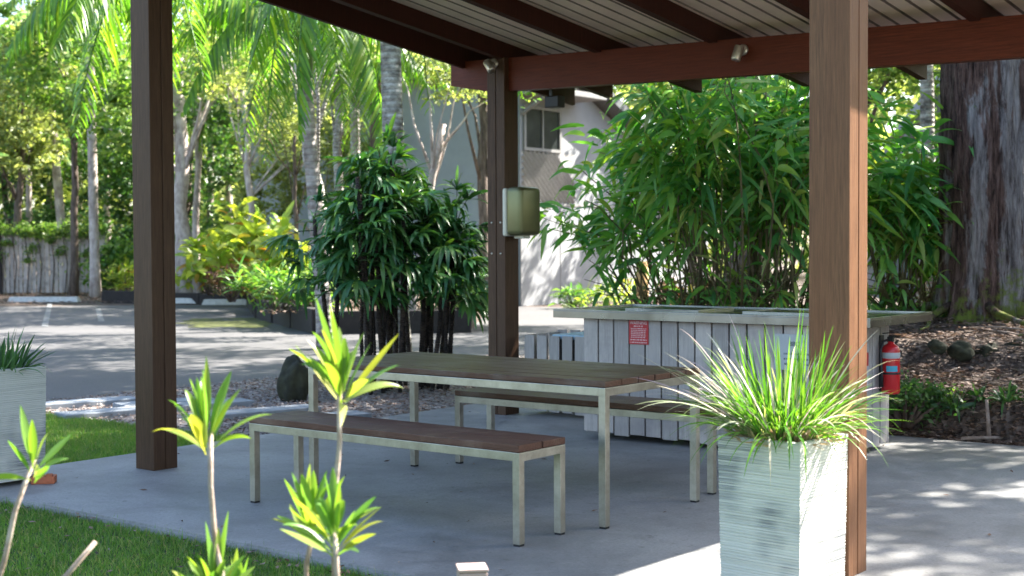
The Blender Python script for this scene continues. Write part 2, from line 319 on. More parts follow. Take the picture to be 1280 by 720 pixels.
def tree(name, label, cat, x, y, h, r, ells, nl=3500, leaf=.2, cm='crown_mid', tm='bark_dark', lean=(0,0), ncl=60, group=None, spread=.16, z0=0, base_flare=1.35, limbs=10):
    t = thing(name, label, cat, (x, y, z0), 0, group)
    bm = bmesh.new(); top = Vector((lean[0], lean[1], h)); n = 8
    pts = [Vector((lean[0]*(i/n)**1.2+random.uniform(-1,1)*r*.35*(i > 0), lean[1]*(i/n)**1.2, h*i/n-.1*(i == 0))) for i in range(n+1)]
    tube(bm, pts, [r*(base_flare if i == 0 else 1-.45*i/n) for i in range(n+1)], 10, wob=.04)
    obj('trunk', bm, M[tm], t, True)
    limbs = min(limbs, 8)
    p, cc = clumps(ells, ncl, nl, spread)
    bm = bmesh.new()
    for c in cc[rng.choice(len(cc), min(limbs, len(cc)), replace=False)]:
        c = Vector(c); s = pts[random.choice([4,5,6,7])]
        if c.z < s.z: s = pts[4]
        mid = s.lerp(c, .5)+Vector((0, 0, .12*(c-s).length)); tube(bm, [s, s.lerp(mid, .6)+Vector((random.uniform(-.1,.1),)*3), mid, c], [r*.30, r*.2, r*.13, r*.04], 6)
    obj('limbs', bm, M[tm], t, True)
    v, f = leaves(p, leaf); me = npmesh('crown', v, f); link('crown', me, M[cm], t); return t
# ---------------------------------------------------------------- the setting
def poly(name, mat, pts, z, label=None):
    bm = bmesh.new(); bm.faces.new([bm.verts.new((p[0], p[1], z)) for p in pts]); bmesh.ops.recalc_face_normals(bm, faces=bm.faces)
    if bm.faces[:][0].normal.z < 0: bmesh.ops.reverse_faces(bm, faces=bm.faces[:])
    o = obj(name, bm, mat); return tag(o, kind='structure')
poly('ground', M['soil'], [(-400,-60), (400,-60), (400,600), (-400,600)], -.085)
poly('road', M['road'], [AV(-11.58,-30), AV(-11.58,23.3), AV(-13.2,25.6), AV(-17,27.5), AV(-20.5,27.3), AV(-29.5,23), AV(-39,13.6), AV(-60,-10), AV(-40,-40)], -.06)
poly('lawn', M['lawnbase'], [AV(-11.5,-8), AV(3,-8), AV(3,4.28), AV(-7.86,4.28), AV(-7.86,6.86), AV(-11.5,6.9)], -.045)
poly('gravel_strip', M['gravelbase'], [AV(-11.55,6.88), AV(-7.86,6.88), AV(-7.86,9.72), AV(-6.0,9.72), AV(-6,14), AV(-11.55,16)], -.05)
bm = bmesh.new()
def slabpt(A, V): return AV(A, V)
nA, nV = 60, 30
for (A0, A1, V0, V1) in ((-7.84, 3.5, 4.29, 9.7),):
    top = [slabpt(A0, V0), slabpt(A1, V0), slabpt(A1, V1), slabpt(A0, V1)]
    vt = [bm.verts.new(p) for p in top]; vb = [bm.verts.new(p-Vector((0,0,.12))) for p in top]
    bm.faces.new(vt)
    for i in range(4): bm.faces.new((vt[i], vb[i], vb[(i+1)%4], vt[(i+1)%4]))
bmesh.ops.recalc_face_normals(bm, faces=bm.faces); bmesh.ops.bevel(bm, geom=[e for e in bm.edges if all(v.co.z > -.01 for v in e.verts)], offset=.012, segments=2, affect='EDGES')
tag(obj('paved_area', bm, M['slab']), kind='structure')
# garden bank rising behind the slab
def sm(a, b, x): t = min(1, max(0, (x-a)/(b-a))); return t*t*(3-2*t)
def bank_h(A, V):
    n = mnoise.noise(Vector((A*1.3, V*1.3, 0)))*.05+mnoise.noise(Vector((A*4, V*4, 3)))*.025
    h = .30*sm(9.78, 10.0, V)+.10*sm(10.0, 11.1, V)+.22*sm(11.1, 11.4, V)+.16*sm(11.5, 14, V)+.35*sm(14, 22, V)
    k = sm(-6.2, -5.2, A)*(1-sm(26, 30, V)); return -.06*(1-k)+k*(h+n*sm(9.7, 10.2, V)-.0)
nA, nV = 150, 160; vs = []
Ag = np.linspace(-7.2, 9, nA); Vg = 9.705+np.linspace(0, 1, nV)**1.9*20
for v_ in Vg:
    for a_ in Ag: p = AV(a_, v_); vs.append((p.x, p.y, bank_h(a_, v_)-.03))
idx = np.arange(nA*nV).reshape(nV, nA); f = np.stack([idx[:-1,:-1], idx[:-1,1:], idx[1:,1:], idx[1:,:-1]], -1).reshape(-1, 4)
tag(link('garden_bank', npmesh('garden_bank', np.array(vs), f, True), M['soil']), kind='structure')
# planting bed across the road with dark edging
bed = [(-3.3,23.6), (-.75,23.9), (-.55,33.5), (-6.0,40), (-6.9,36.0), (-5.3,29)]
bm = bmesh.new(); vt = [bm.verts.new((x, y, .28)) for x, y in bed]; vb = [bm.verts.new((x, y, -.1)) for x, y in bed]
bm.faces.new(vt)
for i in range(6): bm.faces.new((vb[i], vb[(i+1)%6], vt[(i+1)%6], vt[i]))
bmesh.ops.recalc_face_normals(bm, faces=bm.faces); tag(obj('planting_bed', bm, M['soil']), kind='structure')
def edging(label, pts, h=.36):
    bm = bmesh.new()
    for p, q in zip(pts, pts[1:]):
        p, q = Vector((*p, 0)), Vector((*q, 0)); L = (q-p).length; k = max(1, int(L/1.6))
        for i in range(k):
            c = p.lerp(q, (i+.5)/k); mt = Matrix.Translation(c) @ Matrix.Rotation(math.atan2((q-p).y, (q-p).x)+random.uniform(-.02,.02), 4, 'Z')
            box(bm, -L/k/2*.985, L/k/2*.985, -.1, .1, -.1, h+random.uniform(-.04,.03), .015, mt)
    tag(obj('sleeper_edging', bm, M['sleeper']), label, 'garden edging')
edging('dark timber edging curving round the planting bed beside the road', [(-6.95,36.0), (-5.38,29), (-3.36,23.5), (-.7,23.8)])
edging('low dark timber edging behind the wheel stops at the back of the car park', [(-11.6,38.6), (-6.95,36.4)], .24)
for i, (x0, x1, y, lb) in enumerate([(-10.2,-8.55,37.3,'white concrete wheel stop showing left of the near dark post'), (-8.25,-6.9,36.2,'white concrete wheel stop nearest the planting bed corner'), (-14.4,-12.3,38.8,'white concrete wheel stop in front of the paling fence')]):
    bm = bmesh.new(); L = x1-x0
    vv = [(-L/2,-.14,0), (L/2,-.14,0), (L/2,.14,0), (-L/2,.14,0), (-L/2+.05,-.08,.15), (L/2-.05,-.08,.15), (L/2-.05,.08,.15), (-L/2+.05,.08,.15)]
    v = [bm.verts.new(p) for p in vv]
    for q in ((0,1,5,4), (1,2,6,5), (2,3,7,6), (3,0,4,7), (4,5,6,7), (3,2,1,0)): bm.faces.new([v[k] for k in q])
    bmesh.ops.bevel(bm, geom=bm.edges[:], offset=.012, segments=1, affect='EDGES')
    o = obj('wheel_stop', bm, M['concretepale']); o.location = ((x0+x1)/2, y, -.06); o.rotation_euler[2] = R(-6); tag(o, lb, 'wheel stop', 'wheel stops in the car park')
for (px0, y0, px1, y1) in ((213, 372, 207, 396), (122, 380, 126, 396), (62, 374, 55, 402)):
    p, q = G(px0, y0), G(px1, y1); d = (q-p).normalized(); s = Vector((-d.y, d.x, 0))*.06
    poly('parking_line', M['whitepaint'], [p-s, p+s, q+s, q-s], -.056)
bm = bmesh.new()
for k in range(60):
    c = G(random.uniform(245,320), random.uniform(393,404)); r = random.uniform(.08,.35)
    bm.faces.new([bm.verts.new((c.x+r*1.5*math.cos(a*1.05)*random.uniform(.7,1.2), c.y+r*math.sin(a*1.05)*random.uniform(.7,1.2), -.055+k*.00002)) for a in range(6)])
tag(obj('moss_patch', bm, M['mossroad']), kind='stuff', label='yellow green moss on the asphalt beside the planting bed', cat='moss')
# stepping pavers
pv = [(105,498,.95,'bluestone stepping slab nearest the road, left of the near post'), (150,509,1.1,'bluestone stepping slab just left of the near dark post'), (205,499,.9,'bluestone stepping slab mostly hidden by the near dark post'),
      (318,511,1.15,'bluestone stepping slab right of the near post beside the gravel'), (258,501,.8,'short bluestone stepping slab just right of the near post'), (388,519,1.0,'bluestone stepping slab under the left end of the bench')]
for px, py, L, lb in pv:
    p = G(px, py); bm = bmesh.new(); box(bm, -L/2, L/2, -.15, .15, -.05, .018, .008)
    o = obj('stepping_slab', bm, M['paver']); o.location = (p.x, p.y, -.02); o.rotation_euler[2] = R(37+random.uniform(-3,3)); tag(o, lb, 'stepping slab', 'stepping slabs across the gravel')

# ---------------------------------------------------------------- shelter
A0, V0 = -7.25, 5.37; PW = .185; O = AV(A0, V0)
sh = thing('picnic_shelter', 'open timber picnic shelter with four dark posts, red brown beam and ribbed roof', 'shelter', O, -TH)
def zr(A, V): return 3.0+(.11 if V < 9.01 else .125)*(9.01-V)-.0235*(A+7.065)               # underside of rafters
def post(A, V, label, mat, seam_on_a, top=None):
    bm = bmesh.new(); a, v = A-A0, V-V0; zt = (top or zr(A+PW/2, V)+.02)
    g = .004
    if seam_on_a:
        box(bm, a, a+PW, v, v+PW/2-g, 0, zt, .004); box(bm, a, a+PW, v+PW/2+g, v+PW, 0, zt, .004); box(bm, a+.02, a+PW-.008, v+.03, v+PW-.03, .002, zt-.01)
    else:
        box(bm, a, a+PW/2-g, v, v+PW, 0, zt, .004); box(bm, a+PW/2+g, a+PW, v, v+PW, 0, zt, .004); box(bm, a+.03, a+PW-.03, v+.008, v+PW-.02, .002, zt-.01)
    o = obj('post', bm, mat, sh); o['label'] = label; return o
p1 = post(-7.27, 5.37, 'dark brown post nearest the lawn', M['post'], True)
p4 = post(-2.583, 5.37, 'sunlit orange brown post beside the planter', M['post_sunlit'], True)
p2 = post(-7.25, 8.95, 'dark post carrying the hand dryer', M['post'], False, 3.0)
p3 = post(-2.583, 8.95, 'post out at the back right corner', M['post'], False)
for par, V, za in ((p2, 8.95, (1.36, 1.62)),):
    for z in za:
        for da in (.045, .14):
            bm = bmesh.new(); lathe(bm, [(.009,0), (.009,.004), (.005,.008)], 10, Matrix.Translation((da, V-V0, z)) @ Matrix.Rotation(R(90), 4, 'X')); obj('bolt', bm, M['nickel'], par, True)
def sloped(bm, pts, th_z):     # strip of (A,V,z_bottom) pairs
    pass
def hex8(bm, A0_, A1_, V0_, V1_, zb, zt):
    v = [bm.verts.new((A_-A0, V_-V0, zz(A_, V_))) for zz in (zb, zt) for (A_, V_) in ((A0_,V0_), (A1_,V0_), (A1_,V1_), (A0_,V1_))]
    for q in ((3,2,1,0), (4,5,6,7), (0,1,5,4), (1,2,6,5), (2,3,7,6), (3,0,4,7)): bm.faces.new([v[k] for k in q])
def beam(V_, zoff, label):
    bm = bmesh.new(); A1, A2 = -7.70, -1.75
    def top(A_): return 3.0-.0235*(A_+7.065)+zoff
    def bot(A_): return top(A_)-.275+(max(0, -7.25-A_)*.16)
    k = [A1, -7.25, -4.9, A2]
    for x0, x1 in zip(k, k[1:]):
        hex8(bm, x0, x1, V_, V_+.09, lambda A_, v: bot(A_), lambda A_, v: top(A_))
    bmesh.ops.remove_doubles(bm, verts=bm.verts, dist=.0005)
    bmesh.ops.delete(bm, geom=[f for f in bm.faces if abs(f.normal.x) > .9 and -7.6-A0 < f.calc_center_median().x < -1.9-A0], context='FACES')
    o = obj('beam', bm, M['beam'], sh); o['label'] = label
beam(9.01, 0, 'red brown beam across the back posts'); beam(5.43, .394, 'front beam above the near posts')
for A_ in (-7.115, -6.165, -5.115, -4.115, -3.145, -2.2):
    bm = bmesh.new(); hex8(bm, A_-.035, A_+.035, 4.55, 10.60, zr, lambda a, v: zr(a, v)+.14); obj('rafter', bm, M['rafter'], sh)
    bm = bmesh.new(); zz = zr(A_, 9.0); box(bm, A_-.045-A0, A_-.037-A0, 8.95-V0, 8.99-V0, zz+.002, zz+.10); obj('tie_plate', bm, M['nickel'], sh)
for A_ in (-7.56, -1.92):
    bm = bmesh.new(); hex8(bm, A_-.02, A_+.02, 4.5, 10.64, lambda a, v: zr(a, v)-.04, lambda a, v: zr(a, v)+.2); obj('bargeboard', bm, M['rafter'], sh)
# ribbed roof sheet
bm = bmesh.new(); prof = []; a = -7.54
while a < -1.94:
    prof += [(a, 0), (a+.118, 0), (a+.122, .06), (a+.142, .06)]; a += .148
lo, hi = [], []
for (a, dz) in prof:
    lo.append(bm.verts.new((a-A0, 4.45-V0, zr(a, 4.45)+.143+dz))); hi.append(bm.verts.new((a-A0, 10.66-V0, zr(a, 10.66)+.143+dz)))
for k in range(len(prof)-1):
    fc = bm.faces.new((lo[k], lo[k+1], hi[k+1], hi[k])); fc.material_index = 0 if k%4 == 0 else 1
M['ribshade'] = plain('painted_rib_shade', (.30,.23,.20), .8); o = obj('roof_sheet', bm, [M['roofsheet'], M['ribshade']], sh); md = o.modifiers.new('s', 'SOLIDIFY'); md.thickness = .003; md.offset = 1  # darker rib colour paints in the shade of the recesses

def spot(label, loc, tilt, yaw):
    t = thing('spotlight', label, 'spotlight', loc, -TH+yaw, 'small adjustable spotlights on the shelter')
    bm = bmesh.new(); lathe(bm, [(.0, 0), (.042, 0), (.042, .012), (.03, .02), (.0, .021)], 20, Matrix.Rotation(R(90), 4, 'X')); obj('mount', bm, M['nickel'], t, True)
    bm = bmesh.new(); tube(bm, [(0,-.02,0), (0,-.07,-.01)], .012, 8); obj('arm', bm, M['nickel'], t, True)
    mt = Matrix.Translation((0,-.085,-.03)) @ Matrix.Rotation(tilt, 4, 'Y') @ Matrix.Rotation(R(-14), 4, 'X')
    bm = bmesh.new(); lathe(bm, [(.0,.05), (.034,.05), (.036,.045), (.036,-.045), (.031,-.06), (.0,-.055)], 20, mt); obj('lamp_head', bm, M['nickel'], t, True)
spot('small nickel spotlight at the top of the dark post above the hand dryer', AV(-7.17, 8.948, 2.955), R(-38), R(10))
spot('small nickel spotlight in the middle of the red brown beam', AV(-4.86, 9.008, 2.86), R(12), R(0))
t = thing('floodlight', 'small black floodlight hanging below the beam right of the dryer post', 'floodlight', AV(-6.70, 9.165, 2.62), -TH)
boxo('housing', M['black'], t, -.07, .07, -.05, .05, -.05, .045, bev=.01); boxo('bracket', M['black'], t, -.015, .015, -.062, -.05, .045, .3, bev=.003)
# a dark nailer under the rafters behind the beam carries it
# hand dryer
dz = 1.70; t = thing('hand_dryer', 'chrome hand dryer, reflected green put into its colour, mounted on the dark post', 'hand dryer', AV(-7.065, 9.045, dz), -TH)
def rbox(name, mat, x0, x1, y0, y1, z0, z1, bev, seg=4):
    b_ = bmesh.new(); bmesh.ops.create_cube(b_, size=1)
    for v in b_.verts: v.co = Vector(((x0+x1)/2+v.co.x*(x1-x0), (y0+y1)/2+v.co.y*(y1-y0), (z0+z1)/2+v.co.z*(z1-z0)))
    bmesh.ops.bevel(b_, geom=b_.edges[:], offset=bev, segments=seg, affect='EDGES', profile=.5); return obj(name, b_, mat, t, True)
rbox('backplate', M['backplate'], 0, .045, -.135, .135, -.195, .205, .018); rbox('cover', M['dryer'], .038, .21, -.142, .142, -.19, .215, .042)
rbox('nozzle', M['backplate'], .06, .16, -.05, .05, -.215, -.185, .008)

# ---------------------------------------------------------------- table and benches
def frame_set(t, L, W, H, tk, nb, wm, legw=.042, gap=.009, frameh=.042):
    # local x runs from near right corner back along -x (to the left), y away
    bm = bmesh.new(); h = H-tk
    for y0, y1 in ((0, legw), (W-legw, W)): box(bm, -L+legw, -legw, y0, y1, h-frameh, h, .002)
    for x0, x1 in ((-L, -L+legw), (-legw, 0)): box(bm, x0, x1, 0, W, h-frameh, h-.0005, .002)
    obj('frame', bm, M['steel'], t)
    for x0 in (-L, -legw):
        for y0 in (0, W-legw):
            lg = boxo('leg', M['steel'], t, x0+.0006, x0+legw-.0006, y0+.0006, y0+legw-.0006, .010, h-frameh+.002, bev=.002); boxo('foot_pad', M['black'], lg, x0+.003, x0+legw-.003, y0+.003, y0+legw-.003, .0, .0105)
    for x0 in (-L, -legw):
        for y0 in (0, W-legw): pass
    bw = (W-.0-gap*(nb-1))/nb
    for k in range(nb):
        y0 = k*(bw+gap); e = random.uniform(-.003,.004); e2 = random.uniform(-.003,.004)
        bm = bmesh.new(); box(bm, -L+e, e2, y0, y0+bw, h+.001+random.uniform(0,.0015), H+random.uniform(-.001,.001), .004); obj('board', bm, wm, t)
tb = thing('picnic_table', 'long dark timber slatted picnic table on square stainless steel legs', 'table', AV(*( (.46*CA-6.735*SA), (.46*SA+6.735*CA) )), -TH)
frame_set(tb, 2.12, .93, .74, .034, 6, M['table'])
b1 = thing('bench', 'backless timber bench in front of the table, nearest the lawn', 'bench', AV(.03*CA-6.34*SA, .03*SA+6.34*CA), -TH, 'benches along the picnic table')
frame_set(b1, 1.89, .37, .479, .036, 2, M['bench'])
b2 = thing('bench', 'backless timber bench behind the table, facing the slatted barbecue counter', 'bench', AV(1.135*CA-7.67*SA, 1.135*SA+7.67*CA), -TH, 'benches along the picnic table')
frame_set(b2, 1.92, .37, .479, .036, 2, M['table'])

# ---------------------------------------------------------------- barbecue counter
cA, cV = -5.775, 8.25; ct = thing('barbecue_counter', 'barbecue counter clad in whitewashed vertical slats with stainless steel top', 'barbecue counter', AV(cA, cV), -TH)
def cladding(name, parent, x0, x1, y, z0, z1, along='x', sw=.118, gap=.014, th=.018, mat='white_slat', out=-1):
    bm = bmesh.new(); n = max(1, round((x1-x0+gap)/(sw+gap))); sw = (x1-x0-gap*(n-1))/n
    for k in range(n):
        s = x0+k*(sw+gap); e0 = random.uniform(-.012,.008); e1 = random.uniform(-.002,.002); o_ = random.uniform(-.002,.002); a_, b_ = (y+out*th, y) if out < 0 else (y, y+th)
        if along == 'x': box(bm, s, s+sw, a_+o_, b_+o_, z0+e0, z1+e1, .002)
        else: box(bm, a_+o_, b_+o_, s, s+sw, z0+e0, z1+e1, .002)
    return obj(name, bm, M[mat], parent)
BL, BD = 2.02, .80
boxo('carcass', M['core'], ct, .03, BL-.03, .03, BD-.03, .06, .883)
cladding('front_cladding', ct, 0, BL, .02, .045, .884); cladding('side_cladding', ct, .022, BD, BL-.02, .045, .884, 'y', out=1); cladding('side_cladding', ct, .022, BD, .02, .045, .884, 'y')
cladding('back_cladding', ct, 0, BL, BD, .045, .884, out=1)
# steel top: deep folded edge with recess holding hotplates
bm = bmesh.new(); tx0, tx1, ty0, ty1 = -.235, 2.26, -.06, 1.0
box(bm, tx0, tx1, ty0, ty1, .886, .938, .002)
for (x0, x1, y0, y1) in ((tx0, tx1, ty0, ty0+.03), (tx0, tx1, ty1-.03, ty1), (tx0, tx0+.03, ty0+.03, ty1-.03), (tx1-.03, tx1, ty0+.03, ty1-.03)): box(bm, x0, x1, y0, y1, .9375, .950, .002)
for v in bm.verts: pass
for x in (.72, 1.45): box(bm, x, x+.004, ty0-.0015, ty0+.02, .888, .9515, 0)
obj('bench_top', bm, M['steel_top'], ct)
for x0 in (.25, 1.22):
    bm = bmesh.new()
    for (a0, a1, b0, b1) in ((0,.62,0,.02), (0,.62,.5,.52), (0,.02,.02,.5), (.6,.62,.02,.5)): box(bm, x0+a0, x0+a1, .18+b0, .18+b1, .937, .958, .002)
    hp = obj('hotplate_surround', bm, M['steel_top'], ct); boxo('hotplate', M['hotplate'], hp, x0+.022, x0+.598, .202, .678, .9375, .953, bev=.003)
def text(s, size, mat, parent, loc, rot=(R(90),0,0), ext=.0008, name='lettering', align='CENTER'):
    cu = bpy.data.curves.new('txt', 'FONT'); cu.body = s; cu.size = size; cu.extrude = ext; cu.align_x = align; cu.align_y = 'CENTER'
    tmp = bpy.data.objects.new('tmp', cu); C.objects.link(tmp); dg = bpy.context.evaluated_depsgraph_get(); me = bpy.data.meshes.new_from_object(tmp.evaluated_get(dg)); bpy.data.objects.remove(tmp)
    me.materials.clear(); o = link(name, me, mat, parent); o.location = loc; o.rotation_euler = rot; return o
# red warning sign
def onfront(px, y): # A on front plane for pixel
    k = (px-640)/F; V = y; return (k*V*CA-V*SA)/(CA+k*SA)
sA = onfront(797, 8.23); t = thing('warning_sign', 'small red warning sign with white writing on the counter slats', 'sign', AV(sA, 8.248, .805), -TH)
boxo('panel', M['signred'], t, -.082, .082, -.006, -.001, -.095, .078, bev=.0008)
text('WARNING', .030, M['signtext'], t, (0,-.0072,.058))
def word_marks(parent, mat, rows, x0, x1, z0, dz, h):              # lines too small to read in the photo: word-length strokes
    bm = bmesh.new()
    for k in range(rows):
        x = x0+random.uniform(0,.006)
        while x < x1-.006:
            w_ = min(random.uniform(.008,.022), x1-x); zc = z0-k*dz; q = x
            while q < x+w_-.002: box(bm, q, q+.0022, -.0068, -.006, zc-h/2, zc+h/2*random.uniform(.4,1)); q += .0036
            x += w_+.005
    obj('lettering', bm, mat, parent)
word_marks(t, M['signtext'], 1, -.045, .045, .036, .01, .010); word_marks(t, M['signtext'], 6, -.066, .066, .018, .0125, .0075); word_marks(t, M['signtext'], 2, -.070, .070, -.062, .019, .0095)
sA = onfront(996, 8.23); t = thing('barbecue_sign', 'pale grey white sign reading BBQ half hidden behind the tall grass', 'sign', AV(sA, 8.248, .715), -TH)
boxo('panel', M['signwhite'], t, -.17, .17, -.006, -.001, -.13, .11, bev=.0008)
text('BBQ', .042, M['darktext'], t, (-.02,-.0072,.045))
word_marks(t, M['darktext'], 3, -.10, .09, -.02, .034, .014)
# fire extinguisher on the right side
t = thing('fire_extinguisher', 'red fire extinguisher strapped to the right side of the counter', 'fire extinguisher', AV(cA+BL+.070, 8.93, .395), -TH)
bm = bmesh.new(); lathe(bm, [(.0,.0), (.055,.0), (.062,.012), (.062,.29), (.056,.318), (.04,.335), (.022,.345), (.02,.36), (.0,.36)], 28); obj('cylinder', bm, M['red'], t, True)
for z0, z1, m_ in ((.245,.285,'signwhite'),): 
    bm = bmesh.new(); lathe(bm, [(.0625,z0), (.0632,z0+.001), (.0632,z1-.001), (.0625,z1)], 28); obj('label_band', bm, M[m_], t, True)
bm = bmesh.new()
for k in range(8):
    a0, a1 = R(-95+k*9), R(-95+(k+1)*9); vv = [bm.verts.new((.0636*math.cos(a), .0636*math.sin(a), z)) for a, z in ((a0,.155), (a1,.155), (a1,.195), (a0,.195))]; bm.faces.new(vv)
obj('blue_label', bm, M['bluelabel'], t, True)
bm = bmesh.new(); lathe(bm, [(.063,.135), (.0665,.136), (.0665,.148), (.063,.149)], 28); obj('strap', bm, M['black'], t)
bm = bmesh.new(); box(bm, -.02, .02, -.016, .016, .355, .392, .004); box(bm, -.015, .07, -.008, .008, .392, .402, .003); box(bm, -.015, .075, -.008, .008, .412, .42, .003, Matrix.Rotation(R(-6), 4, 'Y')); obj('valve_handle', bm, M['black'], t)
bm = bmesh.new(); tube(bm, [(-.01,-.02,.37), (-.035,-.05,.36), (-.04,-.078,.30), (-.03,-.082,.15), (-.03,-.082,.05)], [.009]*4+[.013], 10); obj('hose', bm, M['black'], t, True)
boxo('bracket', M['black'], t, -.072, -.06, -.03, .03, .02, .4, bev=.002)
t = thing('extinguisher_sign', 'small white and red sign on the counter side left of the extinguisher', 'sign', AV(cA+BL+.002, 8.62, .60), -TH)
boxo('panel', M['signwhite'], t, 0, .004, -.09, .09, -.15, .15, bev=.0006); boxo('red_patch', M['signred'], t, .0045, .007, .02, .08, -.0, .09)
# slatted bin enclosure behind
t = thing('slatted_bin_enclosure', 'low open slatted timber enclosure between the dryer post and the counter', 'bin enclosure', AV(-6.98, 9.10), -TH)
cladding('front_cladding', t, 0, .62, .02, .04, .675, sw=.11, gap=.03); cladding('back_cladding', t, 0, .62, .48, .04, .695, sw=.11, gap=.03, out=1)
cladding('side_cladding', t, .022, .48, .62, .04, .675, 'y', sw=.11, gap=.03, out=1); cladding('side_cladding', t, .022, .48, 0, .04, .675, 'y', sw=.11, gap=.03, out=1)
bm = bmesh.new(); box(bm, .22, .58, .06, .44, .30, .655, .02); boxo('bin_liner', M['blueliner'], t, .25, .63, .05, .45, .645, .685, bev=.012); obj('bin', bm, M['black'], t)

# ---------------------------------------------------------------- planters
def planter(label, loc, rz, w=.365, h=.70):
    t = thing('square_planter', label, 'planter', loc, rz, 'tall ribbed square planters')
    bm = bmesh.new(); n = 58; prev = None; rnd = [random.uniform(-.0008,.0008) for _ in range(n)]
    # ribbed outer skin, local origin at the near corner, x to the left is -w
    def ring(z, s): return [bm.verts.new((-w/2+sx*(w/2+s), w/2+sy*(w/2+s), z)) for sx, sy in ((1,-1), (1,1), (-1,1), (-1,-1))]
    rings = []
    for k in range(n):
        z0 = .03+k*(h-.03)/n; z1 = .03+(k+.62)*(h-.03)/n; z2 = .03+(k+.8)*(h-.03)/n; tp = (z0/h-1)*.010
        rings += [ring(z0, tp+rnd[k]), ring(z1, tp+rnd[k]), ring(z1+.0015, tp-.0025), ring(z2, tp-.0025)]
    rings.append(ring(h, 0)); rings.append(ring(h, -.028)); rings.append(ring(h-.06, -.03))
    for a_, b_ in zip(rings, rings[1:]):
        for k in range(4): bm.faces.new((a_[k], a_[(k+1)%4], b_[(k+1)%4], b_[k]))
    bm.faces.new(rings[0]); bmesh.ops.recalc_face_normals(bm, faces=bm.faces); obj('pot', bm, M['planter'], t)
    boxo('potting_mix', M['potting'], t, -w+.03, -.03, .03, w-.03, h-.16, h-.045)
    for x, y in ((-.05,.05), (-w+.05,.05), (-.05,w-.05), (-w+.05,w-.05)):
        bm = bmesh.new(); lathe(bm, [(0,0), (.022,0), (.022,.036), (0,.036)], 10, Matrix.Translation((x,y,0))); obj('foot', bm, M['terracotta'], t, True)
    return t
DP = 5.0; pc = Vector(((1001-640)/F*DP, DP, 0)); planter('tall pale ribbed planter of grassy leaves against the sunlit post', pc, R(-42), .362, .675)
q = Vector((-2.83, 8.24, 0)); rz = R(-38); vx = Vector((math.sin(-rz), math.cos(-rz), 0))
pl = q-vx*.40; planter('tall grey ribbed planter at the left edge, standing on the slab corner', pl, rz, .40, .70)
bm = bmesh.new(); box(bm, -.07, .07, -.05, .05, 0, .045, .008); box(bm, -.055, -.02, -.052, -.01, .012, .06, .004); box(bm, .02, .055, -.052, -.01, .012, .06, .004)
o = obj('pot_foot', bm, M['terracotta']); o.location = (-2.83, 8.17, .0); o.rotation_euler[2] = R(10); tag(o, 'terracotta pot foot at the corner of the left planter', 'pot foot')
def strap_plant(name, label, cat, c, n, L, W, mat, spread=.13, tilt=(.1,1.0), droop=(.15,.8), group=None, extra=None, seg=8, pw=1.0, dirbias=(0,0)):
    t = thing(name, label, cat, c, 0, group)
    a = rng.uniform(0, 2*math.pi, n); r = spread*np.sqrt(rng.uniform(0, 1, n)); base = np.stack([r*np.cos(a), r*np.sin(a), np.zeros(n)], 1)
    a2 = a+rng.normal(0, .5, n); ti = rng.uniform(0, 1, n)**pw*(tilt[1]-tilt[0])+tilt[0]
    d = np.stack([np.sin(ti)*np.cos(a2)+dirbias[0], np.sin(ti)*np.sin(a2)+dirbias[1], np.cos(ti)], 1)
    v, f = straps(base, d, rng.uniform(*L, n), rng.uniform(*W, n), rng.uniform(*droop, n)*(.25+ti), seg, 'strap', .5, .25)
    link('leaves', npmesh('leaves', v, f, True), M[mat], t)
    if extra:
        n2 = extra; a = rng.uniform(0, 2*math.pi, n2); r = spread*1.15*np.sqrt(rng.uniform(.2, 1, n2)); base = np.stack([r*np.cos(a), r*np.sin(a), np.zeros(n2)], 1); ti = rng.uniform(.1, 1.45, n2)
        d = np.stack([np.sin(ti)*np.cos(a), np.sin(ti)*np.sin(a), np.cos(ti)], 1)
        v, f = straps(base, d, rng.uniform(.04,.11, n2), rng.uniform(.005,.008, n2), rng.uniform(.0,.25, n2), 4, 'strap', 1.2); link('dead_leaves', npmesh('dead_leaves', v, f, True), M['straw'], t)
    return t
def plc(loc, rz, w, z): m_ = Matrix.Rotation(rz, 3, 'Z'); return Vector(loc)+m_ @ Vector((-w/2, w/2, z))
strap_plant('mondo_grass', 'big bright clump of arching green and white strap leaves in the pale planter', 'plant', plc(pc, R(-42), .362, .652), 540, (.22,.56), (.0045,.0098), 'mondo', .14, (.03,1.08), (.10,.52), extra=900, pw=.7)
M['palestrap'] = leafmat('pale_striped_leaves', [(.50,.47,.44), (.30,.42,.14), (.55,.42,.50), (.62,.60,.52)], .4, .35, (1.1,1.1,.9))
mg = bpy.data.objects['mondo_grass']; n = 90; a = np.concatenate([rng.normal(math.pi*.95, .75, 58), rng.uniform(0, 6.28, n-58)]); ti = rng.uniform(.3, 1.02, n)
v, f = straps(np.stack([.1*np.cos(a), .1*np.sin(a), np.zeros(n)], 1), np.stack([np.sin(ti)*np.cos(a), np.sin(ti)*np.sin(a), np.cos(ti)], 1), rng.uniform(.40, .76, n), rng.uniform(.005, .009, n), rng.uniform(.14, .44, n), 10, 'strap', .4, .3)
o = link('pale_leaves', npmesh('pale_leaves', v, f, True), M['palestrap'], mg)
strap_plant('strap_leaf_plant', 'dark green strap leaf plant in the left edge planter', 'plant', plc(pl, rz, .40, .645), 150, (.16,.36), (.010,.018), 'darkstrap', .15, (.03,.95), (.1,.5))

